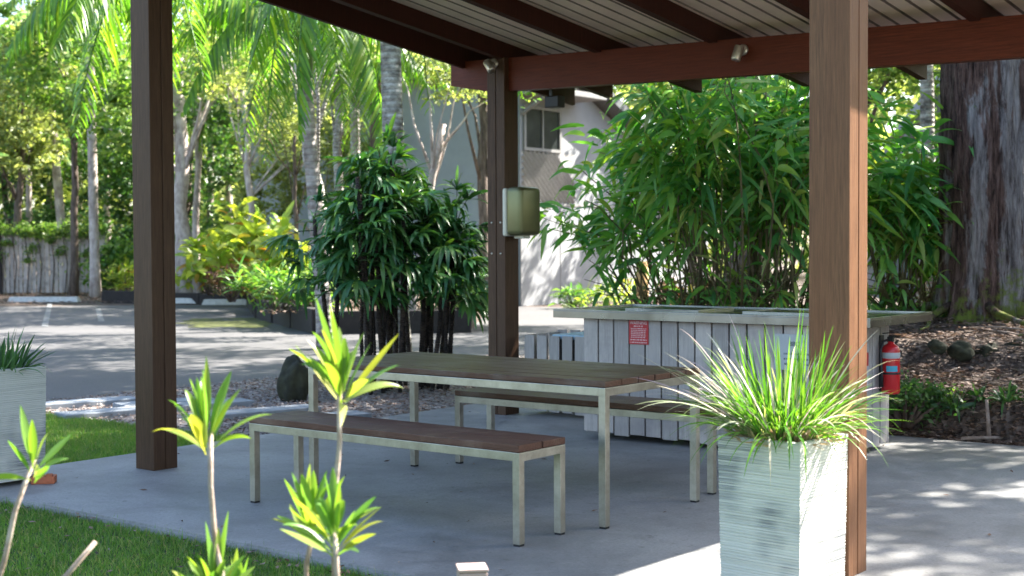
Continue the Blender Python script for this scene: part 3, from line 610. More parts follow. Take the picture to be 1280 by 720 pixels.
# ---------------------------------------------------------------- foreground cordylines
def bend_noise(v, k, sc): 
    return v
def cordyline(label, tip, foot, n, L, wd=.027, heads=1, seedn=0):
    t = thing('cordyline', label, 'cordyline', foot, 0, 'young cordylines in the foreground')
    tip = Vector(tip)-Vector(foot); bm = bmesh.new(); k = 7
    pts = [Vector((tip.x*(i/k)**1.1+random.uniform(-.012,.012), tip.y*(i/k)+random.uniform(-.01,.01), tip.z*i/k)) for i in range(k+1)]; tube(bm, pts, [(.0090-.0028*i/k)*random.uniform(.9,1.12) for i in range(k+1)], 10, wob=.12); obj('stem', bm, M['stem_cord'], t, True)
    if n:
        a = np.arange(n)*2.4+rng.normal(0, .45, n)+rng.uniform(0, 6); ti = np.clip(np.linspace(.05, 1.05, n)+rng.normal(0, .13, n), .03, 1.4)+rng.normal(0, .08, n)
        base = np.tile(np.array(tip), (n,1))+np.stack([.006*np.cos(a), .006*np.sin(a), -np.linspace(0,.06,n)[::1]], 1)
        d = np.stack([np.sin(ti)*np.cos(a), np.sin(ti)*np.sin(a), np.cos(ti)], 1)
        v, f = straps(base, d, rng.uniform(L*.8, L*1.2, n), rng.uniform(wd*.7, wd*1.1, n), rng.uniform(-.05,.40, n), 10, 'cord', .6, .4)
        link('leaf_rosette', npmesh('leaf_rosette', v, f, True), M['cord'], t)
    return t
D1 = 3.45
def cz(px, py, D=D1): return PD(px, py, D)
def ftp(px, D=D1): p = PD(px, YH, D); return (p.x, p.y, -.05)
cordyline('young cordyline with a tall bare stem in front of the near dark post', cz(256,538), ftp(300), 24, .20)
cordyline('tallest young cordyline, its rosette overlapping the left end of the table', cz(427,478), ftp(404), 25, .205)
cordyline('young cordyline whose low rosette overlaps the concrete left of the pair', cz(386,655), ftp(372), 21, .16)
cordyline('young cordyline with the rosette just right of and in front of the pair', cz(416,668, 3.3), ftp(398, 3.3), 23, .17)
cordyline('bushy young cordyline low at the bottom edge below the dark post', cz(262,742), ftp(268), 28, .175)
cordyline('second low cordyline at the bottom edge, right of the bushy one', cz(292,752,3.6), ftp(296,3.6), 18, .14)
cordyline('young cordyline with a thin leaning stem at the left edge', cz(38,572), ftp(-90), 11, .125, .024)
cordyline('cut bare cordyline stick leaning low on the lawn', cz(117,677), ftp(-150), 0, .1)
cordyline('cordyline at the left edge showing one yellow leaf high up', cz(-52,190), ftp(-70), 9, .20, .036)
t = thing('timber_stake', 'pale pinkish square timber stake at the bottom edge of the lawn', 'stake', (PD(588,711,4.0).x, 4.0, -.05), R(8))
zt = PD(588,711,4.0).z+.05; boxo('stake_shaft', M['pinkwood'], t, -.042, .042, -.042, .042, 0, zt-.008, bev=.006); boxo('cap', M['pinkwood'], t, -.0445, .0445, -.0445, .0445, zt-.007, zt+.003, bev=.004)

# ---------------------------------------------------------------- ground cover
def scatter_AV(n, a0, a1, v0, v1): 
    A = rng.uniform(a0, a1, n); V = rng.uniform(v0, v1, n); return A, V
def grass_patch(name, label, n, regs, h=(.02,.045)):
    P = []
    for (a0, a1, v0, v1, w) in regs:
        A, V = scatter_AV(int(n*w), a0, a1, v0, v1); P.append(np.stack([A*CA+V*SA, -A*SA+V*CA, np.full(len(A), -.046)], 1))
    P = np.concatenate(P); m_ = len(P); tl = rng.uniform(0, .8, m_); a = rng.uniform(0, 6.28, m_)
    d = np.stack([np.sin(tl)*np.cos(a), np.sin(tl)*np.sin(a), np.cos(tl)], 1); k = .7+.6*rng.uniform(0,1,m_)
    v, f = straps(P, d, rng.uniform(*h, m_)*k, rng.uniform(.0025,.005, m_), rng.uniform(.1,.6, m_), 2, 'grass', 1.2)
    tag(link(name, npmesh(name, v, f), M['grass']), label, 'grass', kind='stuff')
grass_patch('grass', 'short green lawn grass around the concrete slab', 150000, [(-9.6,-2.6,2.9,4.28,.52), (-9.6,-2.6,4.26,4.335,.03), (-10.6,-7.83,4.3,6.9,.45)], (.035,.072))
def litter_scatter(name, label, n, sampler, size, mat='litterleaf', cat='leaf litter'):
    P = sampler(n); v, f = leaves(P, size, .45); 
    # flatten the leaves toward the ground
    v = v.reshape(-1, 4, 3); c = v.mean(1, keepdims=True); v = c+(v-c)*[1,1,.35]; tag(link(name, npmesh(name, v.reshape(-1,3), f), M[mat]), label, cat, kind='stuff')
def bank_s(n):
    A = rng.uniform(-5.6, 3, n); V = 9.74+rng.uniform(0, 1, n)**1.5*6.5; return np.array([[*(AV(a, v).xy), bank_h(a, v)+random.uniform(-.015,.02)] for a, v in zip(A, V)])
litter_scatter('leaf_litter', 'dry brown leaf litter over the garden bank', 42000, bank_s, .068)
def gr_s(n):
    A = rng.uniform(-11.6, -6.3, n); V = rng.uniform(6.9, 14.5, n); k = ~((A > -7.86) & (V < 9.72)); A, V = A[k], V[k]
    return np.stack([A*CA+V*SA, -A*SA+V*CA, rng.uniform(-.05,-.025, len(A))], 1)
litter_scatter('bark_litter', 'dry bark and leaf pieces over the gravel strip', 16000, gr_s, .055)
def sl_s(n):
    A = rng.uniform(-7.7, 1, n); V = rng.uniform(4.4, 9.6, n); return np.stack([A*CA+V*SA, -A*SA+V*CA, np.full(n, .008)], 1)
litter_scatter('fallen_leaves', 'a few small brown leaves lying on the concrete', 70, sl_s, .045)
def lw_s(n):
    A = rng.uniform(-9.5, -3, n); V = 4.27-rng.uniform(0, 1, n)**2*1.2; return np.stack([A*CA+V*SA, -A*SA+V*CA, rng.uniform(-.03,.0, n)], 1)
litter_scatter('lawn_litter', 'scattered brown leaves on the lawn along the slab edge', 260, lw_s, .045)
def far_s(n): return np.stack([rng.uniform(-22, 3, n), rng.uniform(37.5, 52, n), rng.uniform(-.07,.0, n)], 1)
litter_scatter('far_leaf_litter', 'pinkish brown dry leaves under the far trees', 9000, far_s, .13)
def bed_s(n): return np.stack([rng.uniform(-4.5, -.8, n), rng.uniform(23.9, 33, n), rng.uniform(.28,.33, n)], 1)
litter_scatter('bed_litter', 'dry leaves over the planting bed', 3000, bed_s, .1)
# gravel stones
P = gr_s(7000); t_ = np.array([[1,0,0], [-.5,.8,0], [-.5,-.8,0], [0,0,.7]]); V = P[:, None, :]+t_[None]*rng.uniform(.008,.022,(len(P),1,1))
fi = np.arange(len(P)*4).reshape(-1, 4); fc = np.concatenate([fi[:, [0,1,3]], fi[:, [1,2,3]], fi[:, [2,0,3]]]); tag(link('gravel', npmesh('gravel', V.reshape(-1,3), fc), M['pebble']), 'small pale stones scattered over the gravel strip', 'gravel', kind='stuff')

def rock(label, loc, sx, sy, sz, cat='boulder', name='mossy_rock', group=None, seed=0):
    bm = bmesh.new(); bmesh.ops.create_icosphere(bm, subdivisions=4, radius=1)
    for v in bm.verts:
        n = mnoise.noise(v.co*1.3+Vector((seed,0,0)))*.35+mnoise.noise(v.co*4+Vector((seed,5,0)))*.10; v.co = v.co*(1+n); v.co = Vector((v.co.x*sx, v.co.y*sy, v.co.z*sz))
    o = obj(name, bm, M['rock'], None, True); o.location = loc; tag(o, label, cat, group)
rock('mossy upright boulder standing in the gravel left of the table', (G(366,494).x, G(366,494).y, .12), .145, .15, .25, seed=4)
for k, (px, py, s, lb) in enumerate([(1203,441,.085,'mossy rock in the bank nearest the extinguisher'), (1238,444,.08,'mossy rock in the middle of the row on the bank'), (1275,441,.10,'mossy rock at the right edge of the picture'), (1172,436,.06,'brown rock half buried just right of the counter top')]):
    p = PD(px, py, 11.3); rock(lb, (p.x, p.y, p.z), s*1.25, s, s*.95, 'rock', 'bank_rock', 'rocks in a row across the bank', seed=k*7)

# ---------------------------------------------------------------- lady palm clump
def lady_palm():
    c = Vector(((487-640)/F*13.9, 13.9, -.05)); t = thing('lady_palm', 'dense dark green lady palm clump with fan leaves behind the table', 'lady palm', c)
    fb, fd, fL, fW, fdr = [], [], [], [], []; pet = bmesh.new()
    for k in range(26):
        a = random.uniform(0, 6.28); r = math.sqrt(random.random())*.50; bx, by = r*1.2*math.cos(a), r*.8*math.sin(a)
        H = random.uniform(1.62, 2.34)*(1.05-.25*abs(bx)); lean = Vector((bx*random.uniform(.05,.4)+random.uniform(-.1,.1), by*.4))
        top = Vector((bx+lean.x, by+lean.y, H)); pts = [Vector((bx,by,0)).lerp(top, i/5)+Vector((random.uniform(-.015,.015),random.uniform(-.015,.015),0)) for i in range(6)]
        b_ = bmesh.new(); tube(b_, pts, [random.uniform(.016,.028)]*6, 7, wob=.18); obj('stem', b_, M['bark_dark_stem'], t, True)
        nf = random.randint(11, 14)
        for j in range(nf):
            f_ = j/nf; s = top-Vector((0,0,(1-f_)*.78)); az = j*2.4+random.uniform(-.4,.4); el = random.uniform(-.25, 1.25)*(.3+f_)
            d = Vector((math.cos(az)*math.cos(el), math.sin(az)*math.cos(el), math.sin(el))); pl_ = random.uniform(.12,.30); e = s+d*pl_; tube(pet, [s, s.lerp(e,.5)+Vector((0,0,.02)), e], [.006,.005,.004], 4)
            u = Vector((-math.sin(az), math.cos(az), 0)); w = u.cross(d); nl = random.randint(8, 11)
            for m_ in range(nl):
                an = (m_/(nl-1)-.5)*2.3; dd = (d*math.cos(an)+u*math.sin(an)+w*.15*random.uniform(-1,1))
                fb.append(e); fd.append(dd); fL.append(random.uniform(.30,.44)*(1-.22*abs(an)/1.2)); fW.append(random.uniform(.042,.060)); fdr.append(random.uniform(.15,.85))
    obj('petioles', pet, M['darkgreen_stem'], t, True)
    v, f = straps(np.array(fb), np.array(fd), fL, fW, fdr, 6, 'fan', .35, .3); link('fan_leaves', npmesh('fan_leaves', v, f, True), M['rhapis'], t)
M['bark_dark_stem'] = bark('fibrous_stem', [(.012,.009,.008), (.04,.026,.02), (.10,.07,.05)], 12, None, (4,4,4)); M['darkgreen_stem'] = plain('green_stem', (.05,.10,.03), .5)
lady_palm()
# ---------------------------------------------------------------- broad leaved bamboo clumps
def bamboo(label, c, ncane, H, rx, ry, nl, LL=(.20,.40), seedlean=0, lean=(0,0)):
    t = thing('bamboo_clump', label, 'bamboo', c, 0, 'leafy bamboo clumps behind the counter'); cb = bmesh.new(); B, Dd, L, W, Dr = [], [], [], [], []
    for k in range(ncane):
        a = random.uniform(0, 6.28); r = math.sqrt(random.random()); bx, by = .55*rx*r*math.cos(a), .5*ry*r*math.sin(a); h = H*random.uniform(.45, 1.02)*(1.05-.22*r)
        out = Vector((math.cos(a)*rx*r*random.uniform(.35,.8)+lean[0]+random.uniform(-.15,.15), math.sin(a)*ry*r*random.uniform(.3,.7)+lean[1], 0))
        cr = random.uniform(.6,1.25); kx, ky = random.uniform(-.22,.22), random.uniform(-.2,.2); pts = [Vector((bx+kx*math.sin(i*.9), by+ky*math.sin(i*.8), 0))+out*(i/6)**random.choice((1.15,1.4,2.0))+Vector((0,0,h*math.sin(i/6*1.45)/math.sin(1.45))) for i in range(7)]; tube(cb, pts, [(.011-.0012*i)*cr for i in range(7)], 6)
        for j in range(nl):
            u = random.uniform(.28, 1)**.8; i = min(5, int(u*6)); p = pts[i].lerp(pts[i+1], u*6-i); az = random.uniform(0, 6.28); el = random.uniform(-.7,.95)
            tw = random.uniform(.02,.28); dd = Vector((math.cos(az)*math.cos(el), math.sin(az)*math.cos(el), math.sin(el))); p2 = p+dd*tw+Vector((0,0,.03))
            B.append(p2); Dd.append(dd+Vector((out.x*.25, out.y*.25, -.15))); L.append(random.uniform(*LL)); W.append(random.uniform(.032,.074)); Dr.append(random.uniform(.05,.6))
    for k in range(int(ncane*.9)):
        a = random.uniform(0, 6.28); r = math.sqrt(random.random()); p0 = Vector((.6*rx*r*math.cos(a), .55*ry*r*math.sin(a), 0)); L_ = random.uniform(.35,1.1); q_ = p0+Vector((random.uniform(-.7,.7), random.uniform(-.5,.3), random.uniform(.15,1)*L_))
        tube(cb, [p0, p0.lerp(q_,.5)+Vector((0,0,.08)), q_], [.007,.006,.003], 5)
        for j in range(3):
            p2 = p0.lerp(q_, random.uniform(.3,1)); B.append(p2); Dd.append(Vector((random.uniform(-1,1), random.uniform(-1,.4), random.uniform(-.9,.5)))); L.append(random.uniform(.15,.32)); W.append(random.uniform(.03,.06)); Dr.append(random.uniform(.2,.8))
    obj('canes', cb, M['cane'], t, True); v, f = straps(np.array(B), np.array(Dd), L, W, Dr, 5, 'lance', .9, .25); link('leaves', npmesh('leaves', v, f, True), M['bamboo'], t)
bamboo('large leafy bamboo clump rising behind the middle of the barbecue counter', PD(940,391,13.3)*1, 92, 2.75, 1.35, 1.0, 34)
bamboo('leafy bamboo clump between the sunlit post and the thick trunk', PD(1130,385,13.8), 46, 1.95, .75, .9, 34)
bamboo('looser bamboo clump leaning left toward the grey building', PD(835,391,14.2), 24, 1.9, .7, .8, 30, lean=(-.5,-.1))
bamboo('bamboo clump showing past the right side of the thick trunk', PD(1330,385,15.6), 40, 2.8, .7, .8, 24)

# ---------------------------------------------------------------- palms
frond_me = []
def make_frond(L, nl, ll, droop, w=.034):
    s = np.linspace(0, 1, nl); ang0 = .95
    X = L*(s*math.cos(.75)+.12*s**2); Z = L*(s*math.sin(.75)-droop*s**2.1); P = np.stack([X, np.zeros(nl), Z], 1)
    T = nrm(np.gradient(P, axis=0)); up = np.cross(T, [0,1,0.]); B, Dd, Ls = [], [], []
    for sd in (-1, 1):
        k = s > .12; B.append(P[k]); Dd.append(T[k]*.55+np.array([0, sd*1.0, 0])-np.array([0,0,.35])+rng.normal(0,.07,(k.sum(),3))); Ls.append(ll*np.sin(np.clip(s[k]*.9+.12,0,1)*math.pi)**.6*rng.uniform(.85,1.1,k.sum()))
    B, Dd, Ls = np.concatenate(B), np.concatenate(Dd), np.concatenate(Ls)
    v, f = straps(B, Dd, Ls, np.full(len(B), w), rng.uniform(.35,.8,len(B)), 4, 'fan', .3)
    bm = bmesh.new(); tube(bm, [Vector(p) for p in P[::4]], list(np.linspace(.028,.006,len(P[::4]))), 5); bm.verts.index_update()
    rv = np.array([x.co for x in bm.verts]); rf = np.array([[q.index for q in fc.verts] for fc in bm.faces if len(fc.verts) == 4]); bm.free()
    v, f = join([(v, f), (rv, rf)]); return npmesh('frond', v, f, True)
fr = [make_frond(2.6, 62, .66, .95, .042), make_frond(2.5, 60, .62, 1.25, .042), make_frond(2.4, 56, .60, 1.5, .04)]
for me in fr: me.materials.append(M['frond'])
def palm(label, px, D, h, r, topx=None, nf=9, sc=1.0, tm='bark_palm', droops=(0,1,2), az0=0, shaft=True, base_z=-.06, bend=0, group='slender palms'):
    x0 = (px-640)/F*D; t = thing('palm_tree', label, 'palm tree', (x0, D, base_z), 0, group); x1 = ((topx if topx is not None else px)-px)/F*D; n = 12; bm = bmesh.new()
    pts = [Vector((x1*(i/n)+bend*math.sin(i/n*math.pi), 0, h*i/n)) for i in range(n+1)]; tube(bm, pts, [r*1.35, r*1.12]+[r*(1-.15*i/n) for i in range(2, n+1)], 14, wob=.02); obj('trunk', bm, M[tm], t, True)
    top = pts[-1]
    if shaft:
        bm = bmesh.new(); tube(bm, [top-Vector((0,0,.02)), top+Vector((0,0,.35*sc)), top+Vector((0,0,.95*sc))], [r*1.0, r*1.05, r*.55], 12); obj('crownshaft', bm, M['crownshaft'], t, True); top = top+Vector((0,0,.85*sc))
    for k in range(nf):
        o = bpy.data.objects.new('frond', fr[droops[k%len(droops)]]); C.objects.link(o); o.parent = t; o.location = top
        o.rotation_euler = (0, random.uniform(-.15,.45)*(1 if k%2 else .3), az0+k*2*math.pi/nf+random.uniform(-.2,.2)); o.scale = (sc,)*3
palm('slender ringed palm with a smooth grey trunk rising left of the lady palm', 408, 20, 4.0, .12, 383, 8, .95, az0=.55)
palm('thick grey blotched palm trunk rising just left of the dryer post', 499, 15.6, 4.3, .135, 489, 9, 1.0, 'bark_patch', az0=.1)
palm('palm hidden behind the near dark post, its bright frond hanging out on the left', 193, 20, 4.4, .11, 193, 7, 1.0, az0=.75)
palm('thin palm between the ringed palm and the blotched palm', 447, 30, 4.7, .12, 445, 7, 1.0, az0=.2)
palm('pale palm trunk standing at the right end of the paling fence', 119, 42, 8.2, .15, 116, 10, 1.3, 'bark_smooth', az0=.1)
palm('leaning palm rising behind the middle of the paling fence', 84, 49, 8.4, .17, 62, 10, 1.3, 'bark_smooth', az0=.7)
palm('short palm with drooping fronds above the fence, near the left edge', 36, 50, 4.6, .12, 38, 9, 1.0, 'bark_smooth', az0=.0)
palm('thin palm behind the left end of the fence', 22, 56, 6.6, .13, 24, 8, 1.1, 'bark_smooth', az0=.9)
palm('palm with a slim trunk just left of the leaning palm', 58, 53, 5.6, .12, 66, 8, 1.2, 'bark_smooth', az0=.4)
palm('distant pale palm right of the near dark post', 330, 44, 6.0, .14, 318, 9, 1.2, 'bark_smooth', az0=.4)

for px, D, h, r_, tx, lb in [(137,58,8,.15,131,'slim pale palm just left of the near dark post, behind the shrubs'), (262,52,7.5,.14,266,'slim pale palm trunk right of the close pair of trunks'), (290,57,8,.15,284,'slim pale palm above the left croton'), (345,49,7,.13,352,'slim pale palm above the lime croton'), (12,60,8,.16,6,'slim palm trunk at the left edge behind the fence'), (98,60,8.5,.15,103,'slim pale palm between the leaning palm and the fence end')]:
    palm(lb, px, D, h, r_, tx, 6, 1.1, 'bark_smooth', az0=random.uniform(0,1))
# ---------------------------------------------------------------- thick trunk at right with its crown
bx = PD(1236, 396, 13.2); big = thing('gum_tree', 'massive furrowed brown and grey tree trunk at the right with moss at its foot', 'tree', (bx.x, bx.y, bx.z-.05), 0)
bm = bmesh.new(); nz, ns = 170, 190; rings = []
for i in range(nz):
    z = (i/(nz-1))**1.3*7; row = []
    for k in range(ns):
        a = 2*math.pi*k/ns; nrml = Vector((math.cos(a), math.sin(a), 0)); fl = .26*math.exp(-z/.30)*(1+.9*math.sin(a*5+1)+.3*math.sin(a*9)); r_ = .385*(1-.02*z)+fl*.42+.03*math.exp(-z/1.2)
        ca, sa = math.cos(a), math.sin(a); r_ += .05*mnoise.noise(Vector((ca*2.5, sa*2.5, z*.6)))+.03*(1-2*abs(mnoise.noise(Vector((ca*7+z*.3, sa*7, z*.8)))))+.022*(1-2.4*abs(mnoise.noise(Vector((ca*17, sa*17, z*2.6)))))+.010*mnoise.noise(Vector((ca*40, sa*40, z*9)))
        row.append(bm.verts.new((r_*math.cos(a)-.012*z, r_*math.sin(a), z-.1)))
    rings.append(row)
for a_, b_ in zip(rings, rings[1:]):
    for k in range(ns): bm.faces.new((a_[k], a_[(k+1)%ns], b_[(k+1)%ns], b_[k]))
obj('trunk', bm, M['bark_big'], big, True)
bm = bmesh.new()
for k in range(9):
    a = k*.7+.2; L = random.uniform(.7,1.5); pts = []
    for i in range(6):
        u = i/5; rr = .4+L*u; aa = a+.25*math.sin(u*3+k); pts.append(Vector((rr*math.cos(aa), rr*math.sin(aa), .14*(1-u)**2+.02-.05*u)))
    tube(bm, pts, [.05,.035,.028,.02,.014,.008], 7, wob=.1)
obj('roots', bm, M['bark_big'], big, True)
BIGELL = [(2.2,-1.2,6.6,2.6,2.2,1.6,.9), (5.2,.2,7.6,2.8,2.4,1.8,.9), (3.6,3.0,8.2,3.2,2.6,1.8,.9), (-.8,3.2,7.4,2.8,2.4,1.5,.8), (7.6,-2.4,8.6,2.4,2.2,1.6,.7), (.4,.6,9.4,3,2.6,1.6,.7), (5.9,-1.6,7.8,1.9,1.7,1.0,.5), (4.9,-3.1,6.4,1.0,.9,.7,.14)]
p, cc = clumps(BIGELL, 46, 4200, .15); bm = bmesh.new()
for c in cc[::7]:
    c = Vector(c); s = Vector((-.05,0,random.uniform(4.6,6.8))); mid = s.lerp(c,.5)+Vector((0,0,.3)); tube(bm, [s, mid, c], [.14,.08,.02], 7)
obj('limbs', bm, M['bark_dark'], big, True); v, f = leaves(p, .20); link('crown', npmesh('crown', v, f), M['crown_mid'], big)

# ---------------------------------------------------------------- other trees
E = lambda *a: a
tree('tree', 'stout pale straight trunk just right of the near dark post', 'tree', (228-640)/F*39, 39, 7, .26, [E(0,0,7.5,3.2,3,2,1), E(-1.8,.5,5.4,1.6,1.6,1.1,.4)], 3800, .24, 'crown_mid', 'bark_smooth')
tree('tree', 'slim grey trunk close beside the stout pale trunk', 'tree', (246-640)/F*43, 43, 6.5, .13, [E(.5,0,7.0,2.4,2.4,1.8,1)], 2600, .24, 'crown_dark', 'bark_smooth', lean=(.1,0))
tree('tree', 'pale forked tree above the yellow crotons', 'tree', (318-640)/F*36, 36, 5.6, .12, [E(.2,0,6.6,2.4,2,1.4,1), E(1.6,.5,4.9,1.2,1.2,.8,.35)], 3000, .2, 'crown_pale', 'bark_smooth', lean=(-.25,0))
tree('tree', 'mottled leaning trunk left of the thin palm', 'tree', (412-640)/F*25, 25, 5, .17, [E(-.2,0,5.9,1.9,1.9,1.1,1)], 2400, .17, 'crown_mid', 'bark_patch', lean=(-.55,0))
tree('tree', 'rough pale trunk between the leaning trunk and the thin palm', 'tree', (424-640)/F*31, 31, 6, .14, [E(0,0,6.8,2.2,2,1.3,1)], 2400, .2, 'crown_pale', 'bark_patch')
tree('tree', 'leafy pale tree hiding the left end of the grey wall', 'tree', (392-640)/F*37.5, 37.5, 3.6, .11, [E(0,0,4.2,1.5,1.2,1.3,1), E(-1.2,0,3.0,1.0,.9,.9,.5), E(.9,.2,2.4,.8,.7,.8,.3)], 3600, .16, 'crown_pale', 'bark_smooth')
tree('tree', 'pale branching tree in front of the grey wall left of the dryer post', 'tree', (512-640)/F*24, 24, 3.6, .10, [E(1.1,0,4.3,.8,.7,.4,.5), E(.3,.2,5.2,1.5,1.2,.6,1)], 1600, .13, 'crown_pale', 'bark_smooth', lean=(.6,0), limbs=6)
tree('tree', 'thin dark twiggy tree in front of the bright bushland right of the crotons', 'tree', (370-640)/F*33, 33, 4.2, .07, [E(0,0,4.6,1.5,1.3,1.0,.7)], 900, .16, 'crown_pale', 'bark_dark', limbs=18)
tree('tree', 'leafy tree behind the roof over the grey building', 'tree', -.6, 30, 5.4, .16, [E(0,0,5.9,2.2,1.8,1.0,1)], 3200, .16, 'crown_mid', 'bark_dark')
tree('tree', 'pale trunk between the bamboo and the thick trunk', 'tree', (1158-640)/F*19, 19, 6, .12, [E(0,0,6.4,2,2,1.2,1)], 2200, .18, 'crown_mid', 'bark_patch', z0=.6)
tree('tree', 'feathery pale tree hanging over the right side of the building', 'tree', 3.6, 27, 5.0, .12, [E(-.2,0,4.9,1.5,1.3,.7,.8), E(.8,0,5.6,2,1.4,.9,.9)], 3800, .14, 'crown_pale', 'bark_dark')
tree('tree', 'bright leafy tree behind the bamboo, seen below the beam', 'tree', 5.6, 22, 4.6, .14, [E(0,0,4.5,1.9,1.5,1.3,1), E(1.6,.4,3.4,1.3,1.2,1.0,.5)], 3600, .14, 'crown_mid', 'bark_dark', z0=.6)
# far left and centre bush
spec = [(-19,52,'dark leafy tree filling the top left corner','crown_dark',5.8,3.2), (-15.5,56,'mid green tree behind the leaning palm','crown_mid',6.4,3.2), (-17.2,47,'low spreading tree over the left end of the fence','crown_pale',6.6,2.2), (-12.2,50,'dark tree behind the near dark post','crown_dark',5.2,3.0),
        (-10.0,55,'tall mid green tree right of the stout pale trunk','crown_mid',7.6,3.4), (-7.2,47,'olive green tree above the crotons','crown_pale',6.0,2.6), (-4.6,50,'pale green tree above the lady palm','crown_pale',6.6,2.6), (-1.8,52,'mid green tree rising behind the grey wall','crown_mid',8.6,3.0), (-14.2,44,'leafy tree just left of the near dark post','crown_mid',7.6,2.2)]
for (x, y, lb, cm, zc, rr) in spec:
    tree('tree', lb, 'tree', x, y, zc-.6, random.uniform(.12,.22), [E(0,0,zc,rr,rr*.9,rr*.75,1), E(random.uniform(-1.5,1.5),-.6,zc-rr*.75,rr*.65,rr*.6,rr*.45,.5), E(random.uniform(-1,1),0,zc+rr*.7,rr*.75,rr*.7,rr*.5,.5)], 3600, .24, cm, 'bark_dark', lean=(random.uniform(-.5,.5),0), group='bushland trees beyond the car park')
# shade givers standing on the right, beyond the picture
for (x, y, h, ells, lb) in [(14,17,6,[E(0,0,7.5,3.6,3.4,2.4,1), E(-3,1,6.2,2.4,2.2,1.5,.6), E(1,-3,8,2.6,2.4,1.6,.6)],'spreading shade tree right of the bamboo, outside the picture'), (10,25,7,[E(0,0,9,4,3.4,2.6,1), E(-3,-1,7,2.6,2.2,1.6,.6)],'tall shade tree far behind the bamboo'),
                            (7.5,19,6.5,[E(0,0,8.2,3,2.6,1.7,1), E(-2.4,1,7.6,2,1.8,1.2,.6)],'shade tree behind the thick trunk'), (3.2,18.3,6.5,[E(0,0,8.4,2.0,1.8,1.1,.9), E(-1.4,.6,7.6,1.3,1.2,.8,.4)],'tree rising through the bamboo, its crown above the roof'), (0,35.5,8,[E(0,0,9.6,3.4,2.8,1.9,1), E(-2.6,-1,8.4,2.2,2,1.2,.5)],'tall dense tree hidden behind the dryer post'), (6.5,39.5,6,[E(0,0,7.0,2.0,1.8,1.5,.4), E(-1.2,0,5.2,1.2,1.2,.9,.2)],'light foliaged tree beside the grey building behind the bamboo'), (3.6,22,7,[E(-1.6,0,8.8,2.8,2.2,1.4,.7)],'tall tree rising behind the shelter roof'), (-3,31,8,[E(0,0,9.5,2.6,2.2,1.4,.6)],'tall tree in the planting bed'),
                            (14.5,13,6.5,[E(0,0,9.0,3.0,2.8,1.6,.8), E(-2.2,-1.2,7.4,1.3,1.3,.9,.2)],'shade tree at the right end of the slab, outside the picture')]:
    tree('shade_tree', lb, 'tree', x, y, h, .22, ells, 4200, .22, 'crown_mid', 'bark_dark', group=None)
for k, (x, y, zc, rr) in enumerate([(9.6,2.0,2.4,2.0), (10.6,5.6,2.5,2.1), (11.2,9.4,2.7,2.2), (12.6,13.5,2.8,2.4)]):  # bushy trees added out of view to cut sky light from the right
    tree('sky_blocking_tree', ['added unseen bushy tree blocking sky light right of the camera','added unseen bushy tree blocking sky light right of the near planter','added unseen bushy tree blocking sky light right of the slab','added unseen bushy tree blocking sky light by the bank'][k], 'tree', x, y, 1.5, .08, [E(0,0,zc,rr,rr*1.1,rr*1.05,1)], 3000, .26, 'crown_dark', 'bark_dark', group=None)
# far woodland as one mass
n = 52000; th_ = rng.uniform(-1.25, 1.25, n); dd = rng.uniform(62, 84, n); hh = rng.uniform(0, 1, n)**.85*(13+5*np.sin(th_*9)+2.5*np.sin(th_*23+1))
P = np.stack([np.sin(th_)*dd, np.cos(th_)*dd, hh], 1)+rng.normal(0,.5,(n,3)); v, f = leaves(P, .85, .6); tag(link('woodland', npmesh('woodland', v, f), M['crown_pale']), 'far mass of green bushland behind everything', 'woodland', kind='stuff')

# shrubs
def shrub(name, label, cat, x, y, z, ells, n, leaf, mat, group=None, long=False, W=.05):
    t = thing(name, label, cat, (x, y, z), 0, group); p, cc = clumps(ells, 26, n, .22, .25); bm = bmesh.new()
    for c in cc[::2]: tube(bm, [(c[0]*.15,c[1]*.15,-.02), (c[0]*.6,c[1]*.6,c[2]*.5), tuple(c)], [.022,.014,.006], 5)
    obj('stems', bm, M['bark_dark'], t, True)
    if long:
        m_ = len(p); d = unit(m_); d[:, 2] = np.abs(d[:, 2])*.9+.15; v, f = straps(p, d, rng.uniform(leaf*.7, leaf*1.2, m_), rng.uniform(W*.7, W*1.2, m_), rng.uniform(.1,.6, m_), 5, 'lance', .6, .2)
    else: v, f = leaves(p, leaf, .5)
    link('foliage', npmesh('foliage', v, f, long), M[mat], t)
def gp(px, py, D=None):
    p = G(px, py); return p
for (px, D, w, h, lb, mt, lf, nn) in [(262,35,.95,1.5,'yellow green croton at the left end of the planting bed','croton',.40,420), (312,32,1.1,2.1,'tallest yellow croton with a red leaf tuft','croton',.46,480), (356,29,.85,1.5,'lime croton beside the lady palm','croton',.36,380),
                                        (290,30.5,.7,.8,'reddish low shrub under the crotons','redshrub',.22,420), (345,25.5,.8,.85,'spiky green low plant at the bed edge','lowshrub',.42,420), (392,24.8,.6,.7,'green tuft at the front corner of the planting bed','lowshrub',.42,260),
                                        (560,26,1.1,1.0,'fresh green shrub behind the lady palm stems','lowshrub',.38,420), (590,24.8,.5,.5,'low tuft left of the dryer post','lowshrub',.36,200), (470,27,1.2,1.3,'low green shrub glimpsed behind the lady palm','lowshrub',.36,420)]:
    x = (px-640)/F*D; shrub('shrub', lb, 'shrub', x, D, .26, [E(0,0,h*.5,w,w*.7,h*.45,1)], int(nn*(.62 if mt == 'croton' else 1)), lf*(1.45 if mt == 'croton' else 1), mt, 'shrubs in the planting bed', True, .17 if mt == 'croton' else .05)
